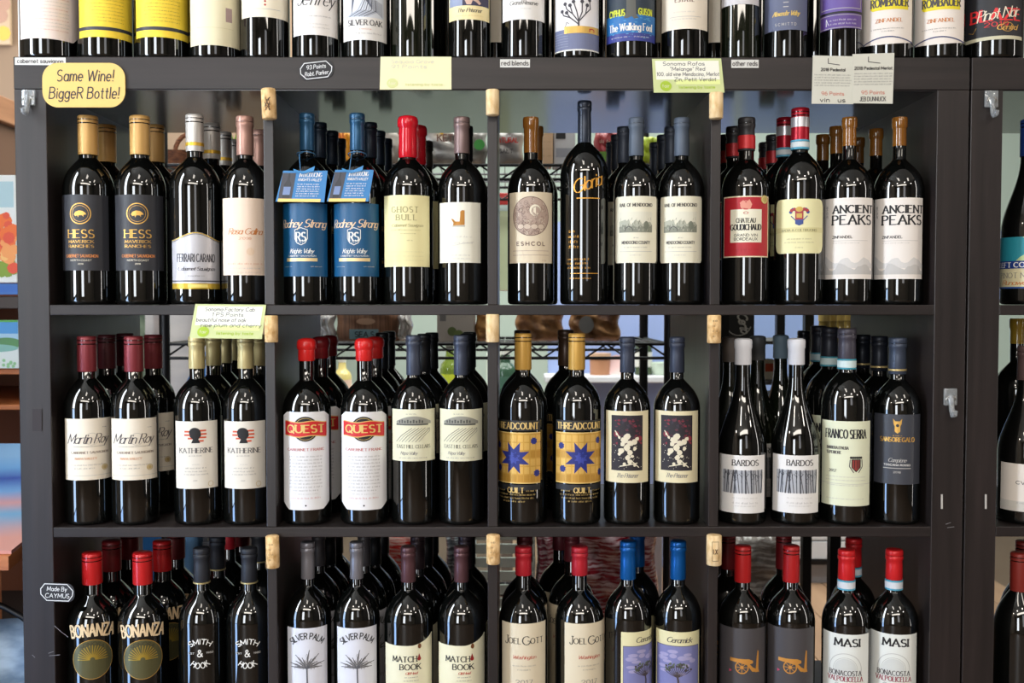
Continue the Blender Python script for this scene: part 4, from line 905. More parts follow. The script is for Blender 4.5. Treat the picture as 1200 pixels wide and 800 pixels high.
for key, c, l in (('t1', 58, 'large bottle with a pinkish cream label, leftmost on top of the unit'), ('t2', 124.5, 'left large bottle with a yellow and black striped label'), ('t2', 190.5, 'right large bottle with a yellow and black striped label'),
    ('t4', 252.5, 'large bottle with a plain pale yellow label hanging low and a faded square'), ('t5', 311, 'bottle with a cream label ending high with two tiny red marks'), ('t6', 370, 'bottle with a white label and large black signature script'),
    ('t7', 428, 'bottle with a white label engraved with grey-blue fields'), ('t8', 482, 'unlabelled green-black bottle above the washed-out card'), ('t9', 550, 'bottle with a yellow-cream label under a dark figure picture'),
    ('t10', 613.5, 'bottle with a plain white label and thin script, above the middle shelf sticker'), ('t11', 676, 'bottle with a black branching tree and gold strip over blue-grey'), ('t12', 739, 'bottle with a bright blue and yellow cartoon-lettered label'),
    ('t13', 802, 'bottle with a beige label above the green-bordered card'), ('t14', 867, 'slim dark bottle whose label ends at the top of the picture'), ('t15', 920.5, 'bottle with a dusty blue label and gold script'),
    ('t16', 985, 'bottle with a purple label in two bands, above the printed cards'), ('t17', 1039.5, 'left bottle with a yellow banner on a white wavy label'), ('t17', 1100, 'right bottle with a yellow banner on a white wavy label'),
    ('t19', 1163, 'large bottle with a black label overprinted in red and gold, on the right unit')):
    F(key, c, 0, l, row=0)

# ------------------------------------------------------------------ bottles further back
def kcopy(new, old, **kw):
    k = Kind(); k.__dict__.update(KINDS[old].__dict__); k.protos = None; k.__dict__.update(kw); KINDS[new] = k
BB = behind
BB('boar', 124.7, 1, 'gold-capped bottle behind the leftmost roundel-label bottle'); BB('boar', 181.6, 1, 'gold-capped bottle behind the second roundel-label bottle')
for i, px in enumerate((248, 262, 274)): BB('deco', px, i+1, ('first', 'second', 'third')[i]+' ivory-capped bottle back behind the silver arched label')
BB('blush', 303, 1, 'rose-capped bottle half hidden behind the divider and the peach-label bottle')
kcopy('navy', 'shield', cap=cap('foil', (26, 42, 58), .36, .3))
for i, px in enumerate((374.6, 388.4, 397.6)): BB('navy', px, i+1, ('first', 'second', 'third')[i]+' navy-capped bottle back behind the left blue shield label')
for i, px in enumerate((433.6, 443.6, 452)): BB('navy', px, i+1, ('first', 'second', 'third')[i]+' navy-capped bottle back behind the right blue shield label')
BB('ghost', 489, 1, 'crimson-waxed bottle directly behind the pale yellow label')
kcopy('umber', 'duck', cap=cap('foil', (66, 58, 52)), Hm=.288, zc=.242)
BB('umber', 499, 2, 'dark brown-capped bottle two places behind the crimson-waxed bottle')
kcopy('darkduck', 'duck', cap=cap('foil', (34, 32, 36)))
BB('darkduck', 552.5, 1, 'black-capped bottle behind the decoy bird label')
BB('roundel', 628, 1, 'amber-necked bottle behind the round engraving label')
kcopy('railb', 'rail', cap=cap('foil', (52, 58, 70), .45, .2))
for i, px in enumerate((731.6, 724, 718)): BB('railb', px, i+1, ('first', 'second', 'third')[i]+' slate-capped bottle back behind the left landscape label')
for i, px in enumerate((787, 778, 769)): BB('railb', px, i+1, ('first', 'second', 'third')[i]+' slate-capped bottle back behind the right landscape label')
for i, px in enumerate((860.4, 851)): BB('chateau', px, i+1, ('first', 'second')[i]+' red-banded black-capped bottle back behind the red and cream label')
BB('crest', 920, 1, 'striped red-capped bottle behind the crest label')
for i, px in enumerate((907, 898)): BB('chateau', px, i+2, ('nearer', 'farther')[i]+' red-banded black-capped bottle behind and left of the crest label')
for i, px in enumerate((980.5, 964.6)): BB('peaks', px, i+1, ('first', 'second')[i]+' amber-necked bottle back behind the left mountain lettering label')
for i, px in enumerate((1034, 1015)): BB('peaks', px, i+1, ('first', 'second')[i]+' amber-necked bottle back behind the right mountain lettering label')
# middle compartments
BB('perry', 179.5, 1, 'burgundy-capped bottle standing behind, right of the pair, its label edge showing')
kcopy('perryd', 'perry', cap=cap('screw', (84, 32, 38), .45, .2))
BB('perryd', 122, 1, 'dark burgundy-capped bottle between and behind the pair with script labels'); BB('perryd', 143, 2, 'darkest burgundy-capped bottle farthest back behind the pair with script labels')
for i, px in enumerate((250, 263, 273)): BB('kath', px, i+1, ('first', 'second', 'third')[i]+' pale-gold-capped bottle back under the green-bordered card')
BB('kath', 306, 1, 'pale-gold-capped bottle squeezed against the divider behind the right silhouette label')
kcopy('questd', 'quest', cap=cap('wax', (140, 26, 34), .3, 0))
BB('questd', 375.8, 1, 'dark red-capped bottle behind the left red ribbon label'); BB('questd', 386, 2, 'second dark red-capped bottle back behind the left red ribbon label')
BB('quest', 439.6, 1, 'red-capped bottle close behind the right red ribbon label')
kcopy('hilld', 'hill', cap=BLACKCAP)
kcopy('black', 'hill', cap=BLACKCAP, lab=None, art=None, group='plain black bottles at the back')
for i, px in enumerate((448, 456)): BB('black', px, i+2, ('nearer', 'farther')[i]+' black-capped bottle at the back behind the right red ribbon label')
for i, px in enumerate((497, 506)): BB('hilld', px, i+1, ('first', 'second')[i]+' black-capped bottle back behind the left vineyard hill label')
for i, px in enumerate((551, 557)): BB('hilld', px, i+1, ('first', 'second')[i]+' black-capped bottle back behind the right vineyard hill label')
kcopy('quiltd', 'quilt', cap=cap('foil', (66, 46, 32), .35, .3), Hm=KINDS['quilt'].Hm+.003)
BB('quiltd', 607, 1, 'dark brown-capped bottle behind the left patchwork star'); BB('quiltd', 663, 1, 'dark brown-capped bottle behind the right patchwork star')
kcopy('treesb', 'trees', cap=cap('cream_wax', (118, 108, 100), .5, 0), glass=GLASSG); kcopy('treesg', 'trees', cap=cap('cream_wax', (92, 92, 92), .5, 0), glass=GLASSG); kcopy('treesu', 'trees', cap=cap('cream_wax', (120, 140, 152), .5, 0), glass=GLASSG)
BB('treesb', 856, 1, 'taupe-waxed slope-shouldered bottle behind the left tree trunk label'); BB('treesg', 888, 1, 'grey-waxed slope-shouldered bottle between the two tree trunk labels'); BB('treesu', 915, 1.6, 'blue-grey-waxed slope-shouldered bottle behind the right tree trunk label')
kcopy('serrad', 'serra', cap=cap('foil', (40, 42, 52), .42, .25))
BB('serrad', 972, 1, 'first teal-striped dark-capped bottle back behind the tall pale label'); BB('serrad', 959.5, 2, 'second teal-striped dark-capped bottle back behind the tall pale label'); BB('black', 942, 3, 'black-capped bottle deepest behind the right tree trunk label')
kcopy('emblemd', 'emblem', cap=cap('foil', (30, 34, 44), .4, .3))
BB('emblemd', 1032, 1, 'dark-capped gold-ringed bottle behind the gold emblem label'); BB('emblemd', 1012, 2, 'black-capped gold-ringed bottle between the tall pale label and gold emblem label')
kcopy('straw', 'peaks', neck=mat((150, 120, 40), .15, 0), lab=None, art=None, Hm=.328, zc=.285, group='yellow-necked bottles at the back of the right unit')
BB('straw', 1192, 1, 'yellow-green-necked bottle behind the brown-capped bottle at the right edge', row=2); 
# lower compartments
kcopy('bonanzad', 'bonanza', cap=cap('screw', (120, 26, 30), .4, .1))
BB('bonanza', 190, 1, 'red-capped bottle behind and right of the arched-lettering pair'); BB('bonanzad', 128.6, 1, 'dark red-capped bottle between and behind the arched-lettering pair'); BB('bonanzad', 146.6, 2, 'second dark red-capped bottle back behind the arched-lettering pair'); BB('bonanzad', 206, 2, 'dark red-capped bottle half hidden left of the white-lettered bottle')
BB('smith', 254.6, 1, 'black-capped bottle behind the left white-lettered bottle'); BB('smith', 303, 1, 'black-capped bottle against the divider behind the right white-lettered bottle')
kcopy('redback', 'gott', lab=None, art=None, group='red-capped bottles at the back of the lower left')
BB('redback', 267.6, 2, 'bright red-capped bottle at the back between the white-lettered pair'); BB('bonanzad', 283, 3, 'dim red-capped bottle deepest between the white-lettered pair')
kcopy('palmd', 'palm', cap=cap('foil', (74, 72, 76), .4, .3)); kcopy('matchd', 'match', cap=cap('foil', (58, 44, 50), .4, .3))
BB('palmd', 373.5, 1, 'dim grey-capped bottle behind the left palm label'); BB('palmd', 427, 1, 'dim grey-capped bottle behind the right palm label')
for i, px in enumerate((386, 395)): BB('black', px, i+2, ('nearer', 'farther')[i]+' black bottle at the back behind the left palm label', row=3)
for i, px in enumerate((439, 449)): BB('black', px, i+2, ('nearer', 'farther')[i]+' black bottle at the back behind the right palm label', row=3)
BB('matchd', 489.5, 1, 'dim plum-capped bottle behind the left wavy label'); BB('matchd', 549, 1, 'dim plum-capped bottle behind the right wavy label')
for i, px in enumerate((500, 507)): BB('black', px, i+2, ('nearer', 'farther')[i]+' black bottle at the back between the wavy labels', row=3)
BB('black', 556, 2, 'black bottle at the back behind the right wavy label', row=3)
kcopy('gottd', 'gott', cap=cap('foil', (96, 30, 38), .45, .2))
BB('gottd', 615, 1, 'dark red-capped bottle behind the forward-facing beige label'); BB('gottd', 670, 1, 'dark red-capped bottle behind the turned beige label'); BB('gottd', 656, 2, 'dark-capped bottle deeper left of the turned beige label')
BB('tree', 747, 1, 'blue-capped bottle behind the turned tree picture label')
kcopy('cannond', 'cannon', cap=cap('screw', (120, 24, 30), .4, .15))
BB('cannond', 853, 1, 'dark red-capped bottle behind the left cannon label'); BB('cannond', 918.5, 1, 'dark red-capped bottle behind the right cannon label')
BB('masi', 1000.5, 1, 'crimson-capped bottle with neck strip behind the left pale label'); BB('brick', 1200, 1, 'dark bottle at the back of the lower right edge')
# on top of the unit
kcopy('tb', 't10', cap=BLACKCAP, lab=None, art=None, group='plain dark bottles in the second row on top')
kcopy('tbc', 't13', cap=BLACKCAP, art=None)
for px, l in ((92, 'pinkish label and the left yellow label'), (159, 'two yellow labels'), (222, 'right yellow label and the plain pale label'), (283, 'plain pale label and the two red marks'), (399, 'signature script and the engraved fields'),
              (458, 'engraved fields and the unlabelled bottle'), (505, 'unlabelled bottle and the dark figure picture'), (645, 'thin script and the branching tree'), (708, 'branching tree and the blue cartoon label'), (893, 'slim bottle and the dusty blue label'), (955, 'dusty blue label and the purple label'), (1068, 'two yellow banners'), (1131, 'right yellow banner and the red overprinted label')):
    BB('tb', px, 1, 'dark second-row bottle on top between the '+l, row=0)
for px, l in ((580, 'dark figure picture and the thin script'), (771, 'blue cartoon label and the beige label'), (836, 'beige label and the slim bottle')):
    BB('tbc', px, 1, 'cream-labelled second-row bottle on top between the '+l, row=0)
# ------------------------------------------------------------------ cards, tags, corks and clips on the unit's front
def card(name, label, cat, quad, m, art=None, Y=-.0012, th=.0005, group=None, rnd=0, segs=1):
    """quad = the four corners in the photograph: top left, top right, bottom right, bottom left"""
    P = [at(x, y, Y) for x, y in quad]; o = sum(P, Vector())/4
    t = thing(name, label, cat, tuple(o), 0, group)
    w = (P[1]-P[0]).length; h = (P[3]-P[0]).length; ux = (P[1]-P[0]+P[2]-P[3]).normalized(); uz = (P[0]-P[3]+P[1]-P[2]).normalized()
    b = bmesh.new()
    if rnd:
        pts = []
        for cx, cz, a0 in ((w/2-rnd, h/2-rnd, 0), (-w/2+rnd, h/2-rnd, 90), (-w/2+rnd, -h/2+rnd, 180), (w/2-rnd, -h/2+rnd, 270)):
            for k in range(9): a = R_(a0+k*90/8); pts.append((cx+rnd*math.cos(a), cz+rnd*math.sin(a)))
        Q = [ux*a+uz*c for a, c in pts]
    else: Q = [P[3]-o, P[2]-o, P[1]-o, P[0]-o]
    f = [b.verts.new(q+Vector((0, -th, 0))) for q in Q]; g = [b.verts.new(q) for q in Q]
    b.faces.new(f); b.faces.new(g[::-1])
    for i in range(len(f)): j = (i+1) % len(f); b.faces.new((f[j], f[i], g[i], g[j]))
    s = obj('card', b, m, t)
    if art:
        p = Print(); art(p, w*1000, h*1000)
        p.build('lettering', s, lambda u, v, l: ux*(u/1000)+uz*(v/1000)+Vector((0, -th-.0002-l*.00012, 0)), step=0)
    return t
PEN = mat((40, 36, 44), .6); GRN = mat((168, 196, 44), .5); CHK = mat((220, 220, 220), .7)
def c_same(p, w, h):
    p.text('Same Wine!', 2, h*.09, h*.25, PEN, w=w*.68, style='hand', wt=1.7, slant=.12); p.text('BiggeR Bottle!', 0, -h*.30, h*.25, PEN, w=w*.84, style='hand', wt=1.7, slant=.12)
card('shelf_tag', 'yellow rounded tag reading Same Wine Bigger Bottle over the top left corner', 'sign', ((50, 74), (147, 73), (148, 127), (50, 126)), mat((224, 186, 104), .6), c_same, Y=-.0016, th=.002, rnd=.024)
STK = mat((216, 214, 208), .6)
def strip(t): return lambda p, w, h: p.text(t, 0, -h*.24, h*.56, DGREY, w=w*.9, wt=.9)
card('shelf_sticker', 'narrow white sticker reading cabernet sauvignon at the top left corner', 'sticker', ((17.5, 67.5), (77, 67.5), (77, 76.5), (17.5, 76)), STK, strip('cabernet sauvignon'), Y=-.0004, th=.0003)
card('shelf_sticker', 'narrow white sticker reading red blends under the middle of the top row', 'sticker', ((586, 69.5), (621, 69.5), (621, 79), (586, 79)), STK, strip('red blends'), Y=-.0004, th=.0003)
card('shelf_sticker', 'narrow white sticker reading other reds right of the green-bordered card', 'sticker', ((857, 70), (889, 70), (889, 79.5), (857, 79.5)), STK, strip('other reds'), Y=-.0004, th=.0003)
def oct_tag(t1, t2):
    def f(p, w, h):
        r = [(-w*.34, h*.44), (w*.3, h*.44), (w*.46, h*.1), (w*.44, -h*.14), (w*.32, -h*.44), (-w*.3, -h*.44), (-w*.46, -h*.12), (-w*.46, h*.16), (-w*.34, h*.44)]
        p.line(r, 1.3, CHK); p.text(t1, 0, h*.08, h*.22, CHK, w=w*.56, style='hand', wt=.9, slant=.15); p.text(t2, 0, -h*.28, h*.22, CHK, w=w*.68, style='hand', wt=.9, slant=.15)
    return f
SLATE = mat((34, 33, 36), .6)
card('chalk_tag', 'small octagonal black tag with white edge reading 93 Points, on the top board', 'sign', ((350, 74), (390, 70), (391, 90), (352, 95)), SLATE, oct_tag('93 Points', 'Robt. Parker'), Y=-.0008, th=.0007, rnd=.011)
card('chalk_tag', 'small octagonal black tag reading Made By, on the lower left post', 'sign', ((46, 682), (87, 684), (88, 705), (47, 704)), SLATE, oct_tag('Made By', 'CAYMUS'), Y=-.0008, th=.0007, rnd=.012)
def green_card(lines, faint=False):
    pen = mat((206, 204, 190), .6) if faint else PEN; gr = mat((214, 216, 150), .6) if faint else GRN
    def f(p, w, h):
        if not faint: p.rect(-w*.46, w*.46, -h*.12, h*.44, mat((244, 242, 226), .6), 1)
        for i, (t, x, ww) in enumerate(lines): p.text(t, x*w, h*(.30-i*.155), h*.105, pen, w=w*ww, style='hand', wt=.7, layer=2, slant=.1)
        p.disc(-w*.33, -h*.31, h*.17, gr, 2, ry=h*.15); p.text('fair', -w*.33, -h*.35, h*.09, CREAM, w=w*.1, style='hand', wt=.5, layer=3)
        p.text('listening by taste', w*.12, -h*.38, h*.075, gr, w=w*.52, style='bold', wt=.8)
        if not faint: p.rect(-w*.18, w*.46, -h*.26, -h*.13, mat((232, 240, 160), .6), 1)
    return f
CARD = mat((206, 214, 152), .6); CARDF = mat((238, 230, 184), .6)
card('price_card', 'washed-out pale yellow card with faint print hanging on the top board', 'sign', ((446, 66.5), (529, 66.5), (529, 105), (445, 105)), CARDF, green_card([('Sequoia Grove', -.05, .6), ('91 Points', -.1, .5)], True), Y=-.0006)
card('price_card', 'green-bordered handwritten card tilted on the top board above a cork', 'sign', ((764, 69), (845, 68.5), (849, 108.5), (766, 108.5)), CARD, green_card([('Sonoma Rafas', -.05, .6), ('"Melange" Red', 0, .5), ('100% old vine Mendocino, Merlot', 0, .9), ('Zin, Petit Verdot', .1, .6)]), Y=-.0022)
card('price_card', 'green-bordered handwritten card hanging over the shelf edge left of the first divider', 'sign', ((229, 356), (312, 357), (307, 397), (222, 396)), CARD, green_card([('Sonoma Factory Cab', 0, .7), ('1 PS Points', -.02, .44), ('beautiful nose of oak', -.1, .7), ('ripe plum and cherry', .05, .85)]), Y=-.003)
def print_card(head, pts, foot, bold):
    def f(p, w, h):
        p.line([(-w*.12, h*.44), (-w*.12, h*.34), (w*.16, h*.31)], 1.2, DGREY); p.text(head, 0, h*.18, h*.06, INK, w=w*(.6 if len(head) < 14 else .9), style='bold', wt=.9)
        for i in range(5): p.scrawl(0, h*(.09-i*.055), w*.9, h*.028, GREY, seed=i+len(head), wt=.4)
        p.text(pts, 0, -h*.32, h*.07, mat((206, 140, 124), .6), w=w*.55, style='sans', wt=.8); p.text(foot, 0, -h*.46, h*.085, DGREY, w=w*.62, style='bold' if bold else 'sans', wt=.9)
    return f
PAP = mat((212, 210, 196), .6)
card('review_card', 'left printed white review card with 96 Points, on the top board', 'sign', ((952.5, 65), (1000, 66), (1000, 122), (951, 121.5)), PAP, print_card('2018 Pedestal', '96 Points', 'vin   us', False), Y=-.0012)
card('review_card', 'right printed white review card with 95 Points, overlapping the left one', 'sign', ((999, 63.5), (1048, 62), (1046, 121.5), (999, 121)), PAP, print_card('2018 Pedestal Merlot', '95 Points', 'JEB DUNNUCK', True), Y=-.0026)
# corks fixed over the dividers
CORK = noisy((196, 150, 92), (240, 204, 150), (150, 150, 90), .8, .2, bump=.4, lo=.3, hi=.6)
CORK2 = noisy((216, 178, 122), (244, 216, 170), (120, 120, 60), .8, .2, bump=.3, lo=.3, hi=.6)
def cork(x0, x1, y0, y1, label, m=CORK, tilt=0, mark=0):
    a = at((x0+x1)/2, y0, -.0125); c = at((x0+x1)/2, y1, -.0125); L = (a-c).length; r = (at(x1, y0, -.0125).x-at(x0, y0, -.0125).x)/2
    t = thing('cork', label, 'cork', ((a.x+c.x)/2, -r-.0006, (a.z+c.z)/2), 0, 'wine corks fixed over the dividers'); t.rotation_euler = (0, R_(tilt), 0)
    obj('cork_body', lathe([(0, -L/2), (r-.0012, -L/2), (r, -L/2+.0012), (r*1.01, 0), (r, L/2-.0012), (r-.0012, L/2), (0, L/2)], 28), m, t, smooth=50)
    p = Print(); dk = mat((92, 62, 40), .7); rr = random.Random(mark)
    if mark == 1:
        for i in range(7): p.line([(rr.uniform(-5, 5), rr.uniform(-12, 12)) for _ in range(4)], .7, dk)
    elif mark == 2:
        for i in range(4): p.scrawl(0, 12-i*8, 8, 3, dk, seed=i, wt=.5)
    elif mark == 3: p.line([(-5, -15), (5, -15), (5, 15), (-5, 15), (-5, -15)], .7, dk); p.text('LX', 0, -4, 7, dk, w=6, style='serif')
    if p.f: p.build('stamp', t, lambda u, v, l: Vector(((r*1.012+.0002)*math.sin(u/1000/r), -(r*1.012+.0002)*math.cos(u/1000/r), v/1000)), 2)
cork(306.5, 323.5, 104, 139.5, 'cork stamped with a dark drawing at the top of the first divider', tilt=-2, mark=1)
cork(569.5, 585, 105, 135, 'smooth pale cork at the top of the middle divider', CORK2)
cork(831.5, 847.5, 108.5, 139, 'tan cork below the green-bordered card on the third divider', CORK2)
cork(310, 325.5, 369.5, 401, 'rough dark-patched cork beside the hanging green card', mark=0)
cork(569.5, 585, 368, 401, 'orange-tan cork at the middle compartment of the central divider', CORK2)
cork(829, 845, 369, 402, 'stamped cork left of the white-waxed bottles', mark=2)
cork(311.5, 327, 627.5, 665, 'cork with small writing at the lower first divider', tilt=-1, mark=2)
cork(570, 586, 626.5, 660.5, 'cork with a column of dark marks at the lower middle divider', mark=2)
cork(828, 845.5, 626.5, 661.5, 'pale cork with a framed stamp at the lower third divider', CORK2, mark=3)
# clear hooks
CLEAR = mat((226, 230, 232), .08, 0, .6, Transmission_Weight=.75)
STEEL = mat((190, 188, 184), .22, .9)
def hook(cx, y0, y1, label, w=.0105):
    a = at(cx, y0, -.002); c = at(cx, y1, -.002); h = a.z-c.z
    t = thing('clear_hook', label, 'hook', ((a.x+c.x)/2, 0, (a.z+c.z)/2), 0, 'clear adhesive hooks on the posts')
    b = bmesh.new(); box(b, -w, w, -.0035, -.0004, -.05*h, h*.5, bev=.0012); obj('backplate', b, CLEAR, t, smooth=40)
    b = bmesh.new(); tube(b, [(0, -.004, h*.28), (0, -.006, h*.05), (0, -.009, -h*.22), (0, -.013, -h*.36), (0, -.018, -h*.33), (0, -.020, -h*.2)], .0042, 10); obj('hook_arm', b, CLEAR, t, smooth=60)
    b = bmesh.new(); tube(b, [(-w*.75, -.005, h*.14), (-w*.5, -.006, h*.24), (0, -.0065, h*.27), (w*.5, -.006, h*.24), (w*.75, -.005, h*.14)], .0011, 8); tube(b, [(-w*.4, -.0055, h*.2), (-w*.2, -.008, -h*.05), (0, -.010, -h*.1), (w*.2, -.008, -h*.05), (w*.4, -.0055, h*.2)], .0011, 8); obj('wire_bail', b, STEEL, t, smooth=60)
    return t
hook(33.5, 105, 139, 'clear hook with wire bail at the top of the left post')
hook(1161.5, 106, 142, 'clear hook with wire bail at the top of the right unit')
hook(1113.5, 455, 491, 'clear hook with wire bail on the right post at middle height')
card('adhesive_patch', 'leftover clear adhesive patch on the left post', 'adhesive patch', ((38, 479), (49, 479), (49, 505), (38, 505)), mat((62, 58, 60), .2), None, Y=-.0002, th=.0004)
for x, l in ((1102.5, 'white adhesive strip end on the right post'), (1154, 'white adhesive strip end on the right unit')):
    card('adhesive_strip', l, 'adhesive strip', ((x, 579), (x+2.2, 579), (x+2.2, 596), (x, 596)), mat((190, 186, 180), .5), None, Y=-.0002, th=.0006)
scr = Print(); m_ = mat((122, 118, 120), .6)
for a, b_ in (((64, 733), (72, 740)), ((72, 740), (80, 746)), ((57, 765), (63, 763)), ((58, 768), (70, 767)), ((38, 767), (41, 770)), ((1108, 614), (1114, 612)), ((1110, 618), (1118, 617))):
    P0, P1 = at(*a, 0), at(*b_, 0); scr.line([(P0.x*1000, P0.z*1000), (P1.x*1000, P1.z*1000)], .9, m_, 1)
so = scr.build('scratches', unit_a, flat_map, 0)
# neck tags on the two blue bottles
def neck_tag(q, label, bx):
    def f(p, w, h):
        p.rect(-w*.5, -w*.2, -h*.5, h*.42, mat((66, 66, 74), .5), 1); p.rect(-w*.5, w*.46, -h*.5, -h*.4, mat((226, 190, 110), .4, .3), 2)
        p.poly([(-w*.42, -h*.38), (-w*.26, -h*.38), (-w*.26, h*.05), (-w*.31, h*.2), (-w*.32, h*.42), (-w*.36, h*.42), (-w*.37, h*.2), (-w*.42, h*.05)], mat((30, 32, 40), .4), 2)
        p.rect(-w*.42, -w*.26, -h*.28, -h*.02, mat((120, 140, 180), .5), 3)
        p.text('INTRODUCING', w*.14, h*.3, h*.13, WH, w=w*.5, style='serif', wt=.55, layer=2)
        p.text('KNIGHTS VALLEY', w*.14, h*.17, h*.08, WH, w=w*.52, style='sans', wt=.45, layer=2)
        for i in range(6): p.scrawl(w*.13, h*(.05-i*.075), w*.5, h*.04, WH, seed=i+4, wt=.45)
    t = card('neck_tag', label, 'tag', q, mat((30, 118, 178), .4), f, Y=.004, th=.0006, group='hanging tags on the blue-labelled bottles')
    c = t.children[0]; p = Print(); b = bmesh.new()
    z = KINDS['shield'].Hm*.80+1.105; ctr = Vector((bx, YF, z)); r = KINDS['shield'].rn+.0042
    tube(b, [ctr+Vector((r*math.sin(a), -r*math.cos(a), .003*math.cos(a)-.004)) - t.location for a in [2*math.pi*k/20 for k in range(21)]], .0008, 6)
    tube(b, [ctr+Vector((0, -r, -.001))-t.location, ctr+Vector((-.004, -.035, -.008))-t.location, Vector((-.003, -.0005, .021))], .0008, 6)
    obj('elastic_loop', b, mat((60, 110, 150), .5), t, smooth=60)
    b = bmesh.new()
    for s, dx in ((-1, -.014), (1, .02)):
        v = [b.verts.new(q_) for q_ in (Vector((0, -.003, .022)), Vector((dx, -.004, .031 if s > 0 else .027)), Vector((dx*.9, -.004, .023)), Vector((0, -.003, .019)))]
        v2 = [b.verts.new(q_.co+Vector((0, .0006, 0))) for q_ in v]; b.faces.new(v); b.faces.new(v2[::-1])
        for i in range(4): b.faces.new((v[(i+1) % 4], v[i], v2[i], v2[(i+1) % 4]))
    obj('ribbon_bow', b, mat((36, 128, 186), .4), t)
neck_tag(((332, 200), (384, 200), (380, 237), (323, 236)), 'blue hanging neck tag on the left blue-labelled bottle', at(359, 200, YF).x)
neck_tag(((393, 199), (438, 199), (432, 236), (383, 236)), 'blue hanging neck tag on the right blue-labelled bottle', at(419, 200, YF).x)
# ------------------------------------------------------------------ the room
def struct(name, dims, m, bev=0): o = boxo(name, dims, m, None, bev); o['kind'] = 'structure'; return o
PLANK = noisy((150, 118, 92), (186, 152, 122), (6, 1.2, 1), .45, .4, lo=.3, hi=.7)
fl = struct('floor', (-3.2, 3.4, -5.2, 4.6, -.06, 0), mat((104, 84, 68), .55))
struct('wall_side', (-1.60, -1.54, -1.5, -.1, 0, 3.0), mat((170, 164, 158), .8))
struct('ceiling', (-3.2, 3.4, -5.2, 4.6, 3.0, 3.05), mat((214, 210, 202), .8))
struct('wall_front', (-3.2, 3.4, -5.25, -5.2, 0, 3), mat((150, 140, 128), .8))
struct('wall_right', (3.4, 3.45, -5.2, 4.6, 0, 3), mat((84, 78, 74), .8))
struct('wall_left', (-3.25, -3.2, -5.2, 4.6, 0, 3), mat((150, 138, 124), .8))
struct('wall_back', (-3.2, 3.4, 4.55, 4.6, 0, 3), mat((206, 224, 212), .8))
dr = struct('door_1', (-1.54, -1.525, -.99, -.96, 0, 2.7), mat((40, 40, 44), .4))
for d_ in ((-1.54, -1.525, -.60, -.57, 0, 2.7), (-1.54, -1.525, -.96, -.60, 2.64, 2.7), (-1.54, -1.525, -.96, -.60, .455, .465), (-1.54, -1.525, -.96, -.60, .975, .995)): boxo('door_bar', d_, mat((40, 40, 44), .4), dr)
for i in range(14):     # floorboards seen through the lower right compartment
    x = .0+i*.14
    for j in range(2): boxo('floorboard', (x+.0015, x+.1385, .5+j*1.9, .5+j*1.9+1.895, 0, .012), PLANK, fl, bev=.0012)
# blue-grey partition with white ledge, seen behind the middle compartments
part = struct('wall_middle', (.19, .95, 2.60, 2.66, 0.0, 1.45), mat((150, 168, 214), .7))
LZ = at(730, 441, 2.4).z
ledge = boxo('ledge', (.17, .95, 2.40, 2.598, LZ-.025, LZ), mat((226, 228, 232), .5), None, bev=.004); tag(ledge, 'narrow white ledge on the blue-grey partition behind the unit', 'ledge')
# wire racks behind the unit
BW = mat((20, 20, 22), .4, .5)
def wire_rack(x0, x1, y0, y1, shelves, top, label):
    t = thing('wire_rack', label, 'wire rack', ((x0+x1)/2, (y0+y1)/2, 0)); O = Vector(t.location)
    def T(name, segs, r=.003, n=6):
        b = bmesh.new()
        for s in segs: tube(b, [Vector(p)-O for p in s], r, n)
        return obj(name, b, BW, t, smooth=60)
    for x in (x0, x1):
        for y in (y0, y1): T('post', [[(x, y, 0), (x, y, top)]], .0125, 12)
    for z in shelves:
        s = [[(x0, y0, z), (x1, y0, z)], [(x0, y1, z), (x1, y1, z)], [(x0, y0, z), (x0, y1, z)], [(x1, y0, z), (x1, y1, z)], [(x0, y0, z-.034), (x1, y0, z-.034)], [(x0, y1, z-.034), (x1, y1, z-.034)]]
        f = T('shelf_frame', s, .0038, 8)
        n = int((x1-x0)/.05); zz = [[(x0+(x1-x0)*i/n, y, z if i % 2 else z-.034) for i in range(n+1)] for y in (y0, y1)]
        b = bmesh.new()
        for q in zz: tube(b, [Vector(p)-O for p in q], .0028, 6)
        o2 = obj('truss_wire', b, BW, f, smooth=60)
        b = bmesh.new(); n = int((x1-x0)/.026)
        for i in range(1, n): x = x0+(x1-x0)*i/n; tube(b, [Vector((x, y0, z+.003))-O, Vector((x, y1, z+.003))-O], .0014, 4)
        for k in (.33, .66): y = y0+(y1-y0)*k; tube(b, [Vector((x0, y, z-.002))-O, Vector((x1, y, z-.002))-O], .0026, 5)
        o3 = obj('deck_wires', b, mat((120, 120, 124), .35, .7), f); o3['kind'] = 'stuff'
    return t
RY = .86
zr1 = at(600, 193.5, RY).z; zr2 = at(600, 403, RY).z
xl = at(193, 400, RY).x; xr = at(784, 400, RY).x
rack = wire_rack(xl, xr, RY, RY+.46, [.30, zr2, zr1], 1.62, 'long black wire rack of packaged food standing behind the unit')
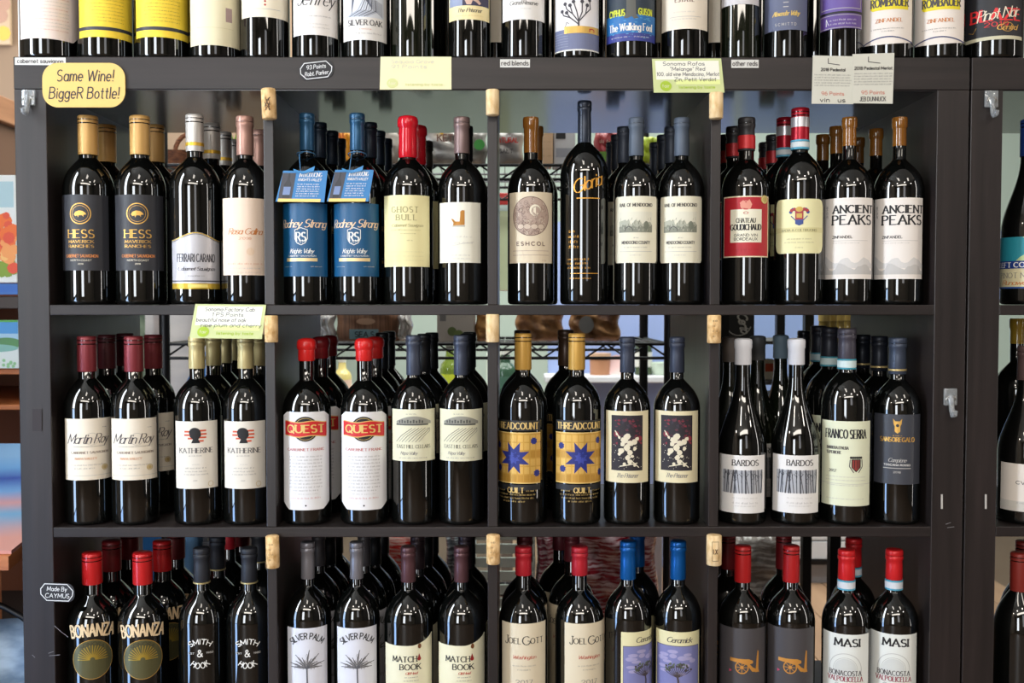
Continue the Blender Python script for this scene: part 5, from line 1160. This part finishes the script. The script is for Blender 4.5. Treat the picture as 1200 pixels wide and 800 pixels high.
# packages
def bag(name, label, cat, px0, px1, py0, py1, Y, D, m, seed=1, amp=.01, group=None, z=None, art=None, nx=14, nz=10, crimp=False):
    a = at(px0, py0, Y); c = at(px1, py1, Y); w = c.x-a.x; h = a.z-c.z; zb = z if z is not None else c.z; h = a.z-zb
    r = random.Random(seed); b = bmesh.new(); ph = [r.uniform(0, 6.28) for _ in range(6)]
    def P(i, j, s):
        u = i/nx*2-1; v = j/nz*2-1; e = max(0, (1-abs(u)**4))**.5*max(0, (1-abs(v)**(8 if not crimp else 4)))**.5
        wob = amp*(math.sin(u*7+ph[0]+v*3)+math.sin(v*9+ph[1]+u*4)*.7+r.uniform(-.6, .6))*e
        return Vector((u*w/2+amp*.5*math.sin(v*5+ph[2]), s*(D/2*e+wob)+.0, (v+1)*h/2+amp*.3*math.sin(u*8+ph[3])*(v+1)/2))
    F_ = [[b.verts.new(P(i, j, -1)) for j in range(nz+1)] for i in range(nx+1)]; K_ = [[b.verts.new(P(i, j, 1)) for j in range(nz+1)] for i in range(nx+1)]
    for i in range(nx):
        for j in range(nz): b.faces.new((F_[i][j], F_[i+1][j], F_[i+1][j+1], F_[i][j+1])); b.faces.new((K_[i][j+1], K_[i+1][j+1], K_[i+1][j], K_[i][j]))
    bmesh.ops.remove_doubles(b, verts=b.verts, dist=.0006)
    bmesh.ops.holes_fill(b, edges=[e for e in b.edges if len(e.link_faces) == 1])
    t = thing(name, label, cat, ((a.x+c.x)/2, Y+D/2, zb), 0, group); s = obj('wrapping', b, m, t, smooth=70)
    if art: 
        p = Print(); art(p, w*1000, h*1000); p.build('printing', s, lambda u, v, l: Vector((u/1000, -D/2-amp*1.3-.001-l*.0003, h/2+v/1000)), 0)
    return t
def pbox(name, label, cat, px0, px1, py0, py1, Y, D, m, art=None, z=None, bev=.002, group=None, rz=0):
    a = at(px0, py0, Y); c = at(px1, py1, Y); zb = z if z is not None else c.z; w = c.x-a.x; h = a.z-zb
    t = thing(name, label, cat, ((a.x+c.x)/2, Y+D/2, zb), rz, group); s = boxo('carton', (-w/2, w/2, -D/2, D/2, 0, h), m, t, bev=bev)
    if art: p = Print(); art(p, w*1000, h*1000); p.build('printing', s, lambda u, v, l: Vector((u/1000, -D/2-.0005-l*.0003, h/2+v/1000)), 0)
    return t
Z1 = zr1+.0046; Z2 = zr2+.0046; Y1 = RY+.01
FOIL = noisy((132, 128, 124), (184, 180, 174), (30, 30, 30), .35, .5, bump=.6, metal=.35)
bag('snack_bag', 'orange and yellow foil bag on the upper wire shelf', 'bag', 381, 411, 150, 193, Y1, .06, mat((232, 158, 40), .4), 2, .004, z=Z1, art=lambda p, w, h: (p.rect(-w*.36, w*.2, -h*.4, h*.1, mat((190, 180, 170), .5), 1), p.text('OAT', 4, h*.2, 14, mat((210, 100, 30), .5), w=w*.4, style='bold')))
bag('snack_bag', 'pale grey printed bag left of the silver bag on the upper wire shelf', 'bag', 414, 466, 151, 193, Y1, .06, mat((186, 178, 168), .45), 3, .005, z=Z1, art=lambda p, w, h: [p.scrawl(0, h*(.2-.12*i), w*.7, 4, DGREY, seed=i) for i in range(5)])
bag('snack_bag', 'large silver-grey bag with a green spot on the upper wire shelf', 'bag', 468, 570, 150, 193, Y1, .08, FOIL, 4, .006, z=Z1, art=lambda p, w, h: (p.text('KETTLE', w*.12, h*.12, 15, mat((120, 80, 70), .5), w=w*.36, style='bold', wt=3), p.disc(w*.42, h*.02, 13, mat((60, 150, 60), .5), 1), p.poly([(-w*.1, h*.5), (w*.08, h*.5), (-w*.01, h*.28)], mat((230, 180, 60), .5), 1)))
bag('snack_bag', 'silver-grey bag with red lettering behind the middle divider', 'bag', 573, 613, 151, 193, Y1, .06, mat((158, 154, 150), .4, .2), 5, .004, z=Z1, art=lambda p, w, h: (p.text('NATURAL', 0, h*.1, 11, REDI, w=w*.7, style='bold', wt=2.4), p.text('SALT', 0, -h*.2, 9, DGREY, w=w*.4, style='bold')))
pbox('carton', 'tan cardboard box on the upper wire shelf', 'box', 635, 648, 150, 193, Y1, .1, mat((206, 172, 136), .7), z=Z1, art=lambda p, w, h: [p.scrawl(0, h*(.3-.2*i), w*.8, 4, mat((140, 100, 70), .6), seed=i) for i in range(4)])
pbox('carton', 'white and grey box beside the tan box on the upper wire shelf', 'box', 649, 674, 150, 193, Y1+.01, .1, mat((196, 196, 198), .5), z=Z1, art=lambda p, w, h: (p.rect(-w*.4, w*.05, h*.2, h*.42, BLK, 1), p.rect(-w*.4, w*.4, -h*.3, -h*.05, mat((150, 152, 160), .5), 1)))
bag('snack_bag', 'dark red and green bag on the upper wire shelf', 'bag', 698, 728, 152, 193, Y1, .06, mat((142, 34, 40), .4), 6, .005, z=Z1, art=lambda p, w, h: (p.rect(-w*.4, w*.4, -h*.45, -h*.15, mat((96, 140, 50), .5), 1), p.scrawl(0, h*.1, w*.7, 8, CREAM, seed=3, wt=1)))
bag('snack_bag', 'lime green bag at the right end of the upper wire shelf', 'bag', 750, 776, 158, 193, Y1, .06, mat((170, 190, 50), .4), 7, .004, z=Z1)
# wicker basket, left end of the upper wire shelf
t = thing('wicker_basket', 'brown wicker basket with a curved handle at the left end of the wire shelf', 'basket', (at(212, 190, RY+.2).x, RY+.2, Z1)); WK = noisy((88, 52, 34), (140, 90, 60), (90, 90, 200), .6, .3, bump=.5)
obj('basket_bowl', lathe([(0, 0), (.055, 0), (.075, .02), (.085, .045), (.088, .05), (.08, .048), (.07, .02), (.05, .004), (0, .004)], 26), WK, t, smooth=60)
b = bmesh.new(); tube(b, [(.085*math.cos(a), 0, .045+.11*math.sin(a)) for a in [math.pi*k/16 for k in range(17)]], .0085, 8); obj('handle', b, WK, t, smooth=60)
b = bmesh.new(); tube(b, [(.04+.045*math.cos(a), -.03, .05+.05*math.sin(a)) for a in [math.pi*k/10 for k in range(11)]], .006, 8); obj('side_handle', b, WK, t, smooth=60)
t = thing('potted_fern', 'small green and yellow plant tip beside the rose-capped bottle', 'plant', (at(275, 190, RY+.2).x, RY+.2, Z1)); 
obj('pot', lathe([(0, 0), (.022, 0), (.028, .05), (.03, .05), (.026, .048), (0, .046)], 18), mat((150, 90, 60), .7), t, smooth=50)
b = bmesh.new(); r = random.Random(2)
for i in range(16):
    a = r.uniform(0, 6.28); L = r.uniform(.05, .085); d = Vector((math.cos(a)*.5, math.sin(a)*.5, 1)).normalized(); s = Vector((-math.sin(a), math.cos(a), 0))*.008; p0 = Vector((0, 0, .045))
    v = [b.verts.new(q) for q in (p0, p0+d*L*.5+s, p0+d*L, p0+d*L*.5-s)]; b.faces.new(v)
obj('leaves', b, mat((120, 170, 50), .6), t)['kind'] = 'stuff'
# lower wire shelf
KR = noisy((122, 84, 60), (156, 112, 84), (300, 4, 4), .5, .4, lo=.4, hi=.6)
bag('cracker_pack', 'brown ribbed cracker pack with a blue banner on the lower wire shelf', 'packet', 392, 466, 362, 403, Y1+.03, .07, KR, 8, .003, z=Z2, art=lambda p, w, h: (p.rect(-w*.26, w*.2, -h*.42, -h*.12, mat((120, 156, 164), .5), 1), p.text('SEA S', -w*.02, -h*.36, 13, mat((40, 60, 66), .5), w=w*.3, style='bold', wt=2.6), p.rect(-w*.36, w*.1, h*.34, h*.5, mat((80, 156, 186), .5), 1), p.disc(0, h*.12, w*.15, mat((190, 150, 120), .5), 1, ry=h*.1)))
bag('cellophane_bag', 'clear crumpled cellophane end beside the brown cracker pack', 'bag', 466, 482, 368, 403, Y1+.03, .05, mat((206, 200, 196), .2, Transmission_Weight=.5), 9, .006, z=Z2)
bag('cellophane_bag', 'clear crumpled cellophane left of the brown cracker pack', 'bag', 372, 391, 368, 403, Y1+.03, .05, mat((190, 186, 184), .2, Transmission_Weight=.5), 10, .006, z=Z2)
pbox('tea_box', 'pale taupe box printed with olives on the lower wire shelf', 'box', 512, 556, 360, 403, Y1+.02, .1, mat((200, 190, 178), .6), z=Z2, art=lambda p, w, h: (p.rect(-w*.42, -w*.26, h*.1, h*.3, GREY, 1), p.scrawl(w*.12, h*.2, w*.4, 4, GREY, seed=2), p.scrawl(w*.12, h*.32, w*.4, 4, GREY, seed=3), p.disc(-w*.1, -h*.2, 11, mat((96, 110, 50), .5), 1), p.disc(w*.08, -h*.3, 12, mat((110, 126, 60), .5), 1)))
bag('bread_bag', 'golden brown bread bag behind the middle divider', 'bag', 557, 584, 362, 403, Y1+.02, .08, noisy((176, 120, 60), (220, 170, 100), (40, 40, 40), .5), 11, .005, z=Z2)
BRD = noisy((124, 84, 56), (196, 146, 96), (28, 28, 28), .4, .5, bump=.8)
bag('bread_bag', 'left brown flatbread bag above the left patchwork bottle', 'bag', 605, 661, 360, 403, Y1+.02, .08, BRD, 12, .007, z=Z2)
bag('bread_bag', 'right brown flatbread bag with a grey window above the right patchwork bottle', 'bag', 669, 728, 360, 403, Y1+.02, .08, BRD, 13, .007, z=Z2, art=lambda p, w, h: (p.disc(-w*.2, 0, w*.15, mat((150, 150, 148), .5), 1, ry=h*.25), p.rect(w*.1, w*.3, h*.3, h*.5, mat((90, 100, 190), .5), 1)))
def simple_bottle(label, px, py0, py1, Y, r, col, capc, lab=None, name='oil_bottle', z=None):
    a = at(px, py0, Y); c = at(px, py1, Y); zb = z if z is not None else c.z; H = a.z-zb
    t = thing(name, label, 'bottle', (a.x, Y, zb)); obj('glass_body', lathe([(0, 0), (r*.9, 0), (r, .004), (r, H*.52), (r*.85, H*.62), (r*.45, H*.72), (r*.36, H*.95), (r*.36, H*.97), (0, H*.97)], 20), mat(col, .1), t, smooth=40)
    obj('cap', lathe([(0, H), (r*.42, H), (r*.42, H*.9), (r*.37, H*.9)], 16), mat(capc, .4), t, smooth=40)
    if lab: obj('label', lathe([(r+.0004, H*.15), (r+.0006, H*.15), (r+.0006, H*.42), (r+.0004, H*.42)], 20), mat(lab, .6), t, smooth=40)
    return t
# lower table behind with groceries
tz = at(600, 462, 1.9).z
t = thing('display_table', 'pale display table seen between the bottles behind the wire rack', 'table', (-.35, 2.1, 0))
boxo('tabletop', (-.75, .42, -.25, .25, tz-.03, tz), mat((206, 214, 206), .5), t, bev=.004)
for sx in (-.7, .37):
    for sy in (-.2, .2): boxo('leg', (sx-.02, sx+.02, sy-.02, sy+.02, 0, tz-.03), mat((120, 110, 100), .6), t)
simple_bottle('pale yellow oil bottle on the table behind the red ribbon bottles', 401, 420, 462, 1.9, .032, (224, 206, 130), (230, 226, 210), (226, 190, 170), z=tz)
simple_bottle('olive green bottle with a lime label on the table behind the rack', 527, 405, 462, 1.92, .034, (110, 130, 50), (60, 60, 50), (196, 206, 50), z=tz)
simple_bottle('bottle with a dark green and yellow label behind the left patchwork bottle', 592, 410, 462, 1.9, .042, (60, 90, 70), (230, 230, 220), (70, 110, 90), z=tz)
pbox('grocery_box', 'white box behind the left patchwork bottle', 'box', 570, 582, 415, 462, 2.0, .1, mat((220, 226, 214), .6), z=tz)
# things on the white ledge
t = simple_bottle('bottle with a white label standing on the white ledge', 754, 375, 440, 2.5, .036, (70, 84, 60), (60, 66, 60), (216, 216, 206), z=LZ)
t = thing('cork_jar', 'brown jar with a lid on the white ledge', 'jar', (at(703, 430, 2.5).x, 2.5, LZ)); obj('jar_body', lathe([(0, 0), (.04, 0), (.042, .06), (.036, .066), (0, .066)], 20), mat((176, 124, 90), .5), t, smooth=40); obj('lid', lathe([(.044, .064), (.046, .066), (.046, .088), (0, .09)], 20), mat((196, 160, 130), .5), t, smooth=40)
t = thing('plate', 'round pink-rimmed plate leaning on the white ledge', 'plate', (at(723, 430, 2.5).x, 2.5, LZ+.035)); o = obj('dish', lathe([(0, 0), (.03, 0), (.045, .008), (.045, .011), (.03, .004), (0, .004)], 24), mat((226, 190, 186), .4), t, smooth=50); t.rotation_euler = (R_(80), 0, 0)
t = thing('bowl', 'pale green bowl on the white ledge', 'bowl', (at(772, 430, 2.5).x, 2.5, LZ)); obj('bowl_body', lathe([(0, 0), (.025, 0), (.04, .03), (.046, .05), (.043, .05), (.036, .03), (.02, .006), (0, .006)], 24), mat((206, 220, 200), .4), t, smooth=50)
# beyond the rack on the left: white cloth and blue fabric
def panel(name, label, cat, quad, Y, m, D=.02, wav=.0):
    P = [at(x, y, Y) for x, y in quad]; P[2].z = P[3].z = 0.0; o = P[3]; t = None; b = bmesh.new(); n = 12; A = []
    for i in range(n+1):
        s = i/n; lo = P[3].lerp(P[2], s); hi = P[0].lerp(P[1], s); dy = wav*math.sin(s*14)
        A.append([b.verts.new(q-o+Vector((0, dy+e, 0))) for q, e in ((lo, 0), (hi, 0), (hi, D), (lo, D))])
    for p_, q_ in zip(A, A[1:]):
        for k in range(4): b.faces.new((p_[k], q_[k], q_[(k+1) % 4], p_[(k+1) % 4]))
    b.faces.new(A[0][::-1]); b.faces.new(A[-1]); bmesh.ops.recalc_face_normals(b, faces=b.faces)
    ob = obj(name, b, m, None, tuple(o), smooth=50); tag(ob, label, cat); return ob
panel('folded_umbrella', 'white folded canvas umbrella leaning beyond the left end of the rack', 'umbrella', ((170, 360), (262, 350), (262, 480), (168, 440)), 1.75, noisy((206, 206, 210), (236, 234, 234), (4, 4, 12), .8), .03, .02)
panel('fabric_pennant', 'bright blue triangular fabric behind the pale-gold-capped bottles', 'fabric', ((235, 412), (240, 412), (240, 500), (70, 740)), 1.6, mat((40, 120, 200), .7), .01)
panel('garden_poster', 'tall green garden picture beyond the rack above the white umbrella', 'picture', ((160, 352), (200, 352), (200, 700), (160, 700)), 2.2, noisy((60, 80, 70), (150, 170, 150), (12, 12, 12), .7), .02)
pbox('grocery_box', 'red and green printed box low behind the middle divider', 'box', 583, 597, 226, 244, 1.35, .12, mat((196, 60, 56), .5), z=at(590, 340, 1.35).z, art=lambda p, w, h: (p.rect(-w*.5, w*.5, -h*.5, h*.5-w*1.1, mat((226, 238, 196), .5), 1), p.rect(-w*.5, w*.5, h*.5-w*1.5, h*.5-w*1.0, mat((206, 226, 220), .5), 2)))
# chalkboard and labels behind the white-waxed bottles
x0_, x1_ = at(846, 640, .9).x, at(944.5, 640, .9).x; t = thing('bakers_rack', 'black metal rack behind the right compartments', 'rack', ((x0_+x1_)/2, 1.0, 0)); hw_ = (x1_-x0_)/2
for dx in (-hw_, hw_):
    for dy in (-.1, .16): boxo('post', (dx-.011, dx+.011, dy-.011, dy+.011, 0, 1.25), BW, t)
ZB = [.30, at(900, 446, .92).z, at(900, 399, .92).z]
for z_ in ZB: boxo('shelf', (-hw_, hw_, -.11, .17, z_-.008, z_), mat((60, 58, 58), .5), t)
pbox('chalk_sign', 'black sign with a white script in a ring above the white-waxed bottles', 'sign', 847, 884, 357, 399, .93, .012, mat((26, 26, 30), .6), z=ZB[2], art=lambda p, w, h: (p.ring(0, 0, w*.4, 2.4, LGREY, 1, a0=60, a1=340), p.text('Certo', w*.02, -h*.02, 22, LGREY, w=w*.62, style='script', wt=3, rot=-1.35), p.rect(-w*.5, -w*.46, -h*.5, h*.5, LGREY, 1)))
pbox('printed_packet', 'white packet with a red square logo behind the tree trunk labels', 'packet', 895, 908, 421, 446, .96, .05, mat((224, 222, 220), .5), z=ZB[1], art=lambda p, w, h: p.rect(-w*.35, w*.35, -h*.1, h*.3, mat((206, 80, 60), .5), 1))
wn = pbox('window_1', 'x', 'x', 870, 1000, 345, 470, 2.2, .03, mat((150, 176, 226), .3)); 
for k_ in ('label', 'category'): del wn[k_]
wn['kind'] = 'structure'; wn.name = 'window_1'
for i, (px, Y) in enumerate(((966, .60), (974, .665), (983, .73), (992, .795))):
    simple_bottle(('first', 'second', 'third', 'fourth')[i]+' gold-necked bottle on the shelf behind the teal-striped capsules', px, 366, 470, Y, .03, (150, 130, 70), (216, 190, 110), name='oil_bottle', z=.9)
t = thing('side_stand', 'small dark stand carrying the gold-necked bottles behind the unit', 'stand', (at(980, 400, .7).x, .7, 0)); boxo('tabletop', (-.12, .12, -.14, .14, .88, .9), BW, t); boxo('leg', (-.012, .012, -.012, .012, .02, .88), BW, t); boxo('base', (-.1, .1, -.08, .08, 0, .02), BW, t)
# lower level: wrapped goods, crates and boards
def net(c1, c2, s=60): return noisy(c1, c2, (s*.35, s*.35, s*2.6), .2, .8, bump=.8, lo=.46, hi=.62)
LZ0 = .3046
bag('wrapped_bundle', 'red net bundle wrapped in film behind the plum-capped bottles', 'bundle', 440, 496, 612, 700, .88, .12, net((230, 50, 46), (250, 206, 196)), 20, .006, z=LZ0)
bag('wrapped_bundle', 'large crimson bundle in shiny stretch film behind the blue-capped bottles', 'bundle', 672, 776, 600, 720, .88, .2, net((150, 22, 40), (236, 206, 214)), 21, .010, z=LZ0, nx=24, nz=20)
bag('wrapped_bundle', 'small pink and white film bundle between the crimson-capped bottles', 'bundle', 629, 654, 612, 700, .90, .1, net((140, 50, 70), (230, 210, 216)), 22, .006, z=LZ0)
bag('wrapped_bundle', 'silver film bundle left of the lower middle divider', 'bundle', 520, 545, 615, 700, .90, .1, net((100, 106, 114), (200, 210, 216)), 23, .008, z=LZ0)
cr = thing('slatted_crate', 'white slatted crate behind the lower middle divider', 'crate', (at(589, 640, .90).x, .97, LZ0))
for i in range(7): boxo('slat', (-.08, .08, -.06, -.052, .012+i*.034, .036+i*.034), mat((226, 236, 230), .5), cr, bev=.001)
for sx in (-1, 1): boxo('post', (sx*.075-.006, sx*.075+.006, -.052, .06, 0, .25), mat((214, 222, 218), .5), cr)
boxo('base_board', (-.08, .08, -.052, .06, 0, .01), mat((214, 222, 218), .5), cr)
pbox('foam_box', 'white foam box right of the crimson bundle', 'box', 758, 776, 612, 668, 1.12, .1, mat((226, 232, 236), .6), z=LZ0)
bag('clear_bag', 'crumpled clear plastic bag behind the cannon labels', 'bag', 860, 932, 626, 760, .94, .15, net((150, 140, 134), (236, 232, 228), 40), 24, .007, z=.3012, nx=22, nz=18)
sd = thing('white_baseboard_panel', 'white horizontally grooved panel low behind the striped-strip bottles', 'panel', (at(985, 640, 2.35).x, 2.35, 0))
for i in range(5): boxo('board', (-.3, .5, -.01, .01, at(985, 655, 2.35).z+i*.075+.003, at(985, 655, 2.35).z+i*.075+.072), mat((222, 226, 232), .5), sd, bev=.002)
boxo('kick_rail', (-.3, .5, -.02, .02, at(985, 660, 2.35).z, at(985, 655, 2.35).z), BW, sd); boxo('backing', (-.3, .5, .011, .02, 0.0, at(985, 655, 2.35).z+.36), mat((140, 140, 144), .6), sd)
bag('blue_sack', 'dull blue sack behind the red-capped bottles of the lower left', 'sack', 198, 226, 612, 700, .9, .12, mat((84, 124, 164), .7), 25, .005, z=LZ0)
t = thing('slatted_crate', 'dark slatted crate low behind the white-lettered bottles', 'crate', (at(262, 650, .95).x, 1.0, LZ0))
for i in range(8): boxo('slat', (-.05, .06, -.06, -.05, .012+i*.034, .034+i*.034), mat((60, 58, 62), .5), t, bev=.001)
for sx in (-.045, .055): boxo('post', (sx-.006, sx+.006, -.05, .1, 0, .28), mat((60, 58, 62), .5), t)
boxo('base_board', (-.05, .06, -.05, .1, 0, .01), mat((60, 58, 62), .5), t)
# ------------------------------------------------------------------ left edge: art display
WD = noisy((150, 84, 44), (184, 112, 64), (3, 3, 40), .5, .4)
t = thing('art_shelf', 'wooden display case of paintings beyond the left side of the unit', 'shelf', (-1.32, .95, 0)); O = t.location
boxo('back_panel', (-.4, .3, .3, .32, 0, 1.35), mat((116, 62, 32), .6), t)
zz = [at(5, y, .7).z for y in (346, 432.5)]
boxo('shelf', (-.4, .27, -.25, .3, zz[0]-.03, zz[0]-.002), mat((58, 46, 40), .5), t, bev=.002); boxo('shelf', (-.4, .27, -.25, .3, zz[1]-.012, zz[1]), WD, t, bev=.002)
zt_ = at(5, 474, .7).z; boxo('shelf', (-.4, .27, -.25, .3, zt_-.012, zt_), WD, t, bev=.002)
boxo('base_cabinet', (-.4, .27, -.25, .3, 0, .3), mat((40, 34, 32), .6), t)
boxo('side_panel', (-.4, -.38, -.25, .3, .3, 1.3), WD, t)
def paint(art_, name, label, px0, px1, py0, py1, Y, base, D=.02, lean=0):
    a = at(px0, py0, Y); c = at(px1, py1, Y); w = c.x-a.x; h = a.z-c.z
    t = thing(name, label, 'painting', ((a.x+c.x)/2, Y+D/2, c.z)); s = boxo('canvas', (-w/2, w/2, -D/2, D/2, 0, h), base, t, bev=.001)
    p = Print(); art_(p, w*1000, h*1000); p.build('painted_scene', s, lambda u, v, l: Vector((u/1000, -D/2-.0004-l*.0002, h/2+v/1000)), 0); return t
def flowers(p, w, h):
    r = random.Random(4); p.rect(-w*.48, w*.48, h*.2, h*.44, mat((176, 206, 214), .6), 1)
    for i in range(70): x = r.uniform(.1, .48)*w; y = r.uniform(-.34, .25)*h*(x/w*1.6+.2); p.disc(x, y-h*.06, r.uniform(8, 17), r.choice((mat((238, 110, 40), .5), mat((244, 160, 90), .5), mat((226, 80, 50), .5), mat((250, 196, 120), .5))), 2+i % 3, n=8)
    for i in range(24): p.disc(r.uniform(.1, .48)*w, r.uniform(-.42, -.32)*h, r.uniform(7, 13), mat((130, 160, 50), .5), 2, n=7)
paint(flowers, 'painting', 'framed painting of orange flowers on pale ground at the left edge', -70, 19.5, 205, 331, .68, mat((228, 232, 230), .6))
def shore(p, w, h):
    p.rect(-w*.5, w*.5, h*.2, h*.5, mat((80, 150, 210), .6), 1); p.rect(-w*.5, w*.5, 0, h*.22, mat((160, 196, 220), .6), 2); p.disc(w*.35, h*.02, w*.2, mat((90, 140, 90), .6), 3, ry=h*.12); p.disc(w*.2, -h*.08, w*.3, mat((130, 180, 170), .6), 4, ry=h*.08); p.rect(-w*.5, w*.5, h*.46, h*.5, mat((90, 170, 80), .6), 3)
    r = random.Random(1)
    for i in range(20): p.disc(r.uniform(0, .48)*w, r.uniform(-.46, -.3)*h, 4, mat((140, 190, 140), .6), 3, n=6)
paint(shore, 'painting', 'small green and blue shore landscape standing at the left edge', -70, 22, 375, 431.5, .70, mat((214, 222, 220), .6))
paint(lambda p, w, h: p.rect(-w*.5, w*.5, -h*.3, h*.3, mat((60, 110, 190), .6), 1), 'painting', 'thin edge of a blue painting below the orange flowers', -70, 21, 332, 345, .69, mat((70, 120, 190), .6))
# sea picture lying sloped on a wooden table
tp = thing('sea_tabletop', 'wooden table with a painted sea and sand top at the left edge', 'table', (-.98, .28, 0)); 
za, zb_ = at(5, 600, .12).z, at(5, 620, .05).z
def slope(name, x0, x1, pts, m, parent, th=.02):
    b = bmesh.new(); v = []
    for (y, z) in pts: v += [b.verts.new((x0, y, z)), b.verts.new((x1, y, z)), b.verts.new((x1, y, z-th)), b.verts.new((x0, y, z-th))]
    for i in range(len(pts)-1):
        a, c = v[i*4:i*4+4], v[i*4+4:i*4+8]
        for k in range(4): b.faces.new((a[k], a[(k+1) % 4], c[(k+1) % 4], c[k]))
    b.faces.new(v[:4][::-1]); b.faces.new(v[-4:]); bmesh.ops.recalc_face_normals(b, faces=b.faces); return obj(name, b, m, parent)
ztab = .70
SEA = bpy.data.materials.new('sea'); SEA.use_nodes = True; nt = SEA.node_tree; bs = nt.nodes['Principled BSDF']; bs.inputs['Roughness'].default_value = .35
tc = nt.nodes.new('ShaderNodeTexCoord'); sp = nt.nodes.new('ShaderNodeSeparateXYZ'); nz = nt.nodes.new('ShaderNodeTexNoise'); nz.inputs['Scale'].default_value = 5; mm = nt.nodes.new('ShaderNodeMath'); mm.operation = 'MULTIPLY_ADD'; mm.inputs[1].default_value = .12
rp = nt.nodes.new('ShaderNodeValToRGB'); e = rp.color_ramp.elements; e[0].position = .2; e[0].color = (*lin((196, 134, 122)), 1); e[1].position = 1; e[1].color = (*lin((120, 160, 200)), 1)
for ps, cc in ((.38, (90, 146, 186)), (.48, (180, 128, 132)), (.6, (86, 132, 182)), (.75, (30, 62, 140)), (.85, (90, 140, 190))): q = e.new(ps); q.color = (*lin(cc), 1)
mr = nt.nodes.new('ShaderNodeMapRange'); mr.inputs[1].default_value = -.23; mr.inputs[2].default_value = .33
nt.links.new(tc.outputs['Object'], sp.inputs[0]); nt.links.new(tc.outputs['Object'], nz.inputs[0]); nt.links.new(nz.outputs[0], mm.inputs[0]); nt.links.new(sp.outputs[1], mm.inputs[2]); nt.links.new(mm.outputs[0], mr.inputs[0]); nt.links.new(mr.outputs[0], rp.inputs[0]); nt.links.new(rp.outputs[0], bs.inputs['Base Color'])
slope('painted_top', -.4, .2, [(-.24, ztab+.008), (.36, ztab+.10)], SEA, tp, .006); slope('wooden_edge', -.4, .2, [(-.25, ztab), (.36, ztab+.092)], WD, tp, .022)
for sx in (-.36, -.12):
    for sy in (-.2, .3): boxo('leg', (sx-.02, sx+.02, sy-.02, sy+.02, 0, ztab-.015 if sy < 0 else ztab+.06), WD, tp)
# galvanised tub with a black handle under it
t = thing('galvanised_tub', 'blue-grey galvanised tub with a black wire handle at the lower left edge', 'tub', (-.98, .30, .0)); GV = noisy((96, 120, 146), (150, 172, 196), (14, 14, 30), .35, .5, metal=.4)
obj('tub_body', lathe([(0, .0), (.17, .0), (.215, .44), (.222, .445), (.215, .45), (.205, .44), (.165, .02), (0, .02)], 36), GV, t, smooth=50)
b = bmesh.new(); tube(b, [(.215*math.cos(a), -.1, .42+.17*math.sin(a)) for a in [math.pi*k/18 for k in range(19)]], .006, 8); obj('handle', b, BW, t, smooth=60)
# wooden beam and canvas beyond the left top corner
bm_ = thing('wooden_cabinet', 'brown wooden cabinet top beyond the left edge below the wall', 'cabinet', (-1.98, 1.9, 0)); 
boxo('top_board', (-.6, .5, -.5, .4, at(5, 134, 1.5).z-.03, at(5, 116, 1.5).z), noisy((150, 104, 74), (176, 126, 92), (3, 3, 30), .5), bm_, bev=.004); boxo('door', (-.58, .48, -.49, -.46, at(5, 200, 1.5).z, at(5, 134, 1.5).z-.03), noisy((112, 78, 60), (146, 106, 84), (3, 3, 14), .5), bm_)
boxo('body', (-.58, .48, -.46, .4, 0, at(5, 134, 1.5).z-.03), mat((110, 80, 62), .6), bm_)
wl = struct('wall_far_left', (-2.9, -.9, 3.0, 3.05, 0, 3.0), mat((150, 126, 104), .8))
pp = paint(lambda p, w, h: [p.disc(random.Random(i).uniform(-.45, .45)*w, random.Random(i+50).uniform(-.45, .45)*h, 34, (mat((120, 150, 90), .6), mat((226, 130, 80), .6), mat((230, 190, 90), .6), mat((190, 150, 130), .6))[i % 4], 1+i % 4, n=8) for i in range(40)], 'painting', 'blurred floral painting hung on the tan wall at the top left corner', -80, 12, -60, 52, 2.97, mat((206, 180, 150), .7))
# lamps' housings on the ceiling
for i, (x, y, sx, sy) in enumerate(((-.10, -1.55, .22, .9), (1.05, -1.9, .22, .7))):
    h_ = thing('ceiling_light', ('long ceiling light fitting in front of the unit', 'shorter ceiling light fitting right of the long one')[i], 'ceiling light', (x, y, 3.0)); boxo('housing', (-sx/2-.02, sx/2+.02, -sy/2-.02, sy/2+.02, -.05, -.0), mat((200, 200, 200), .5), h_, bev=.003)
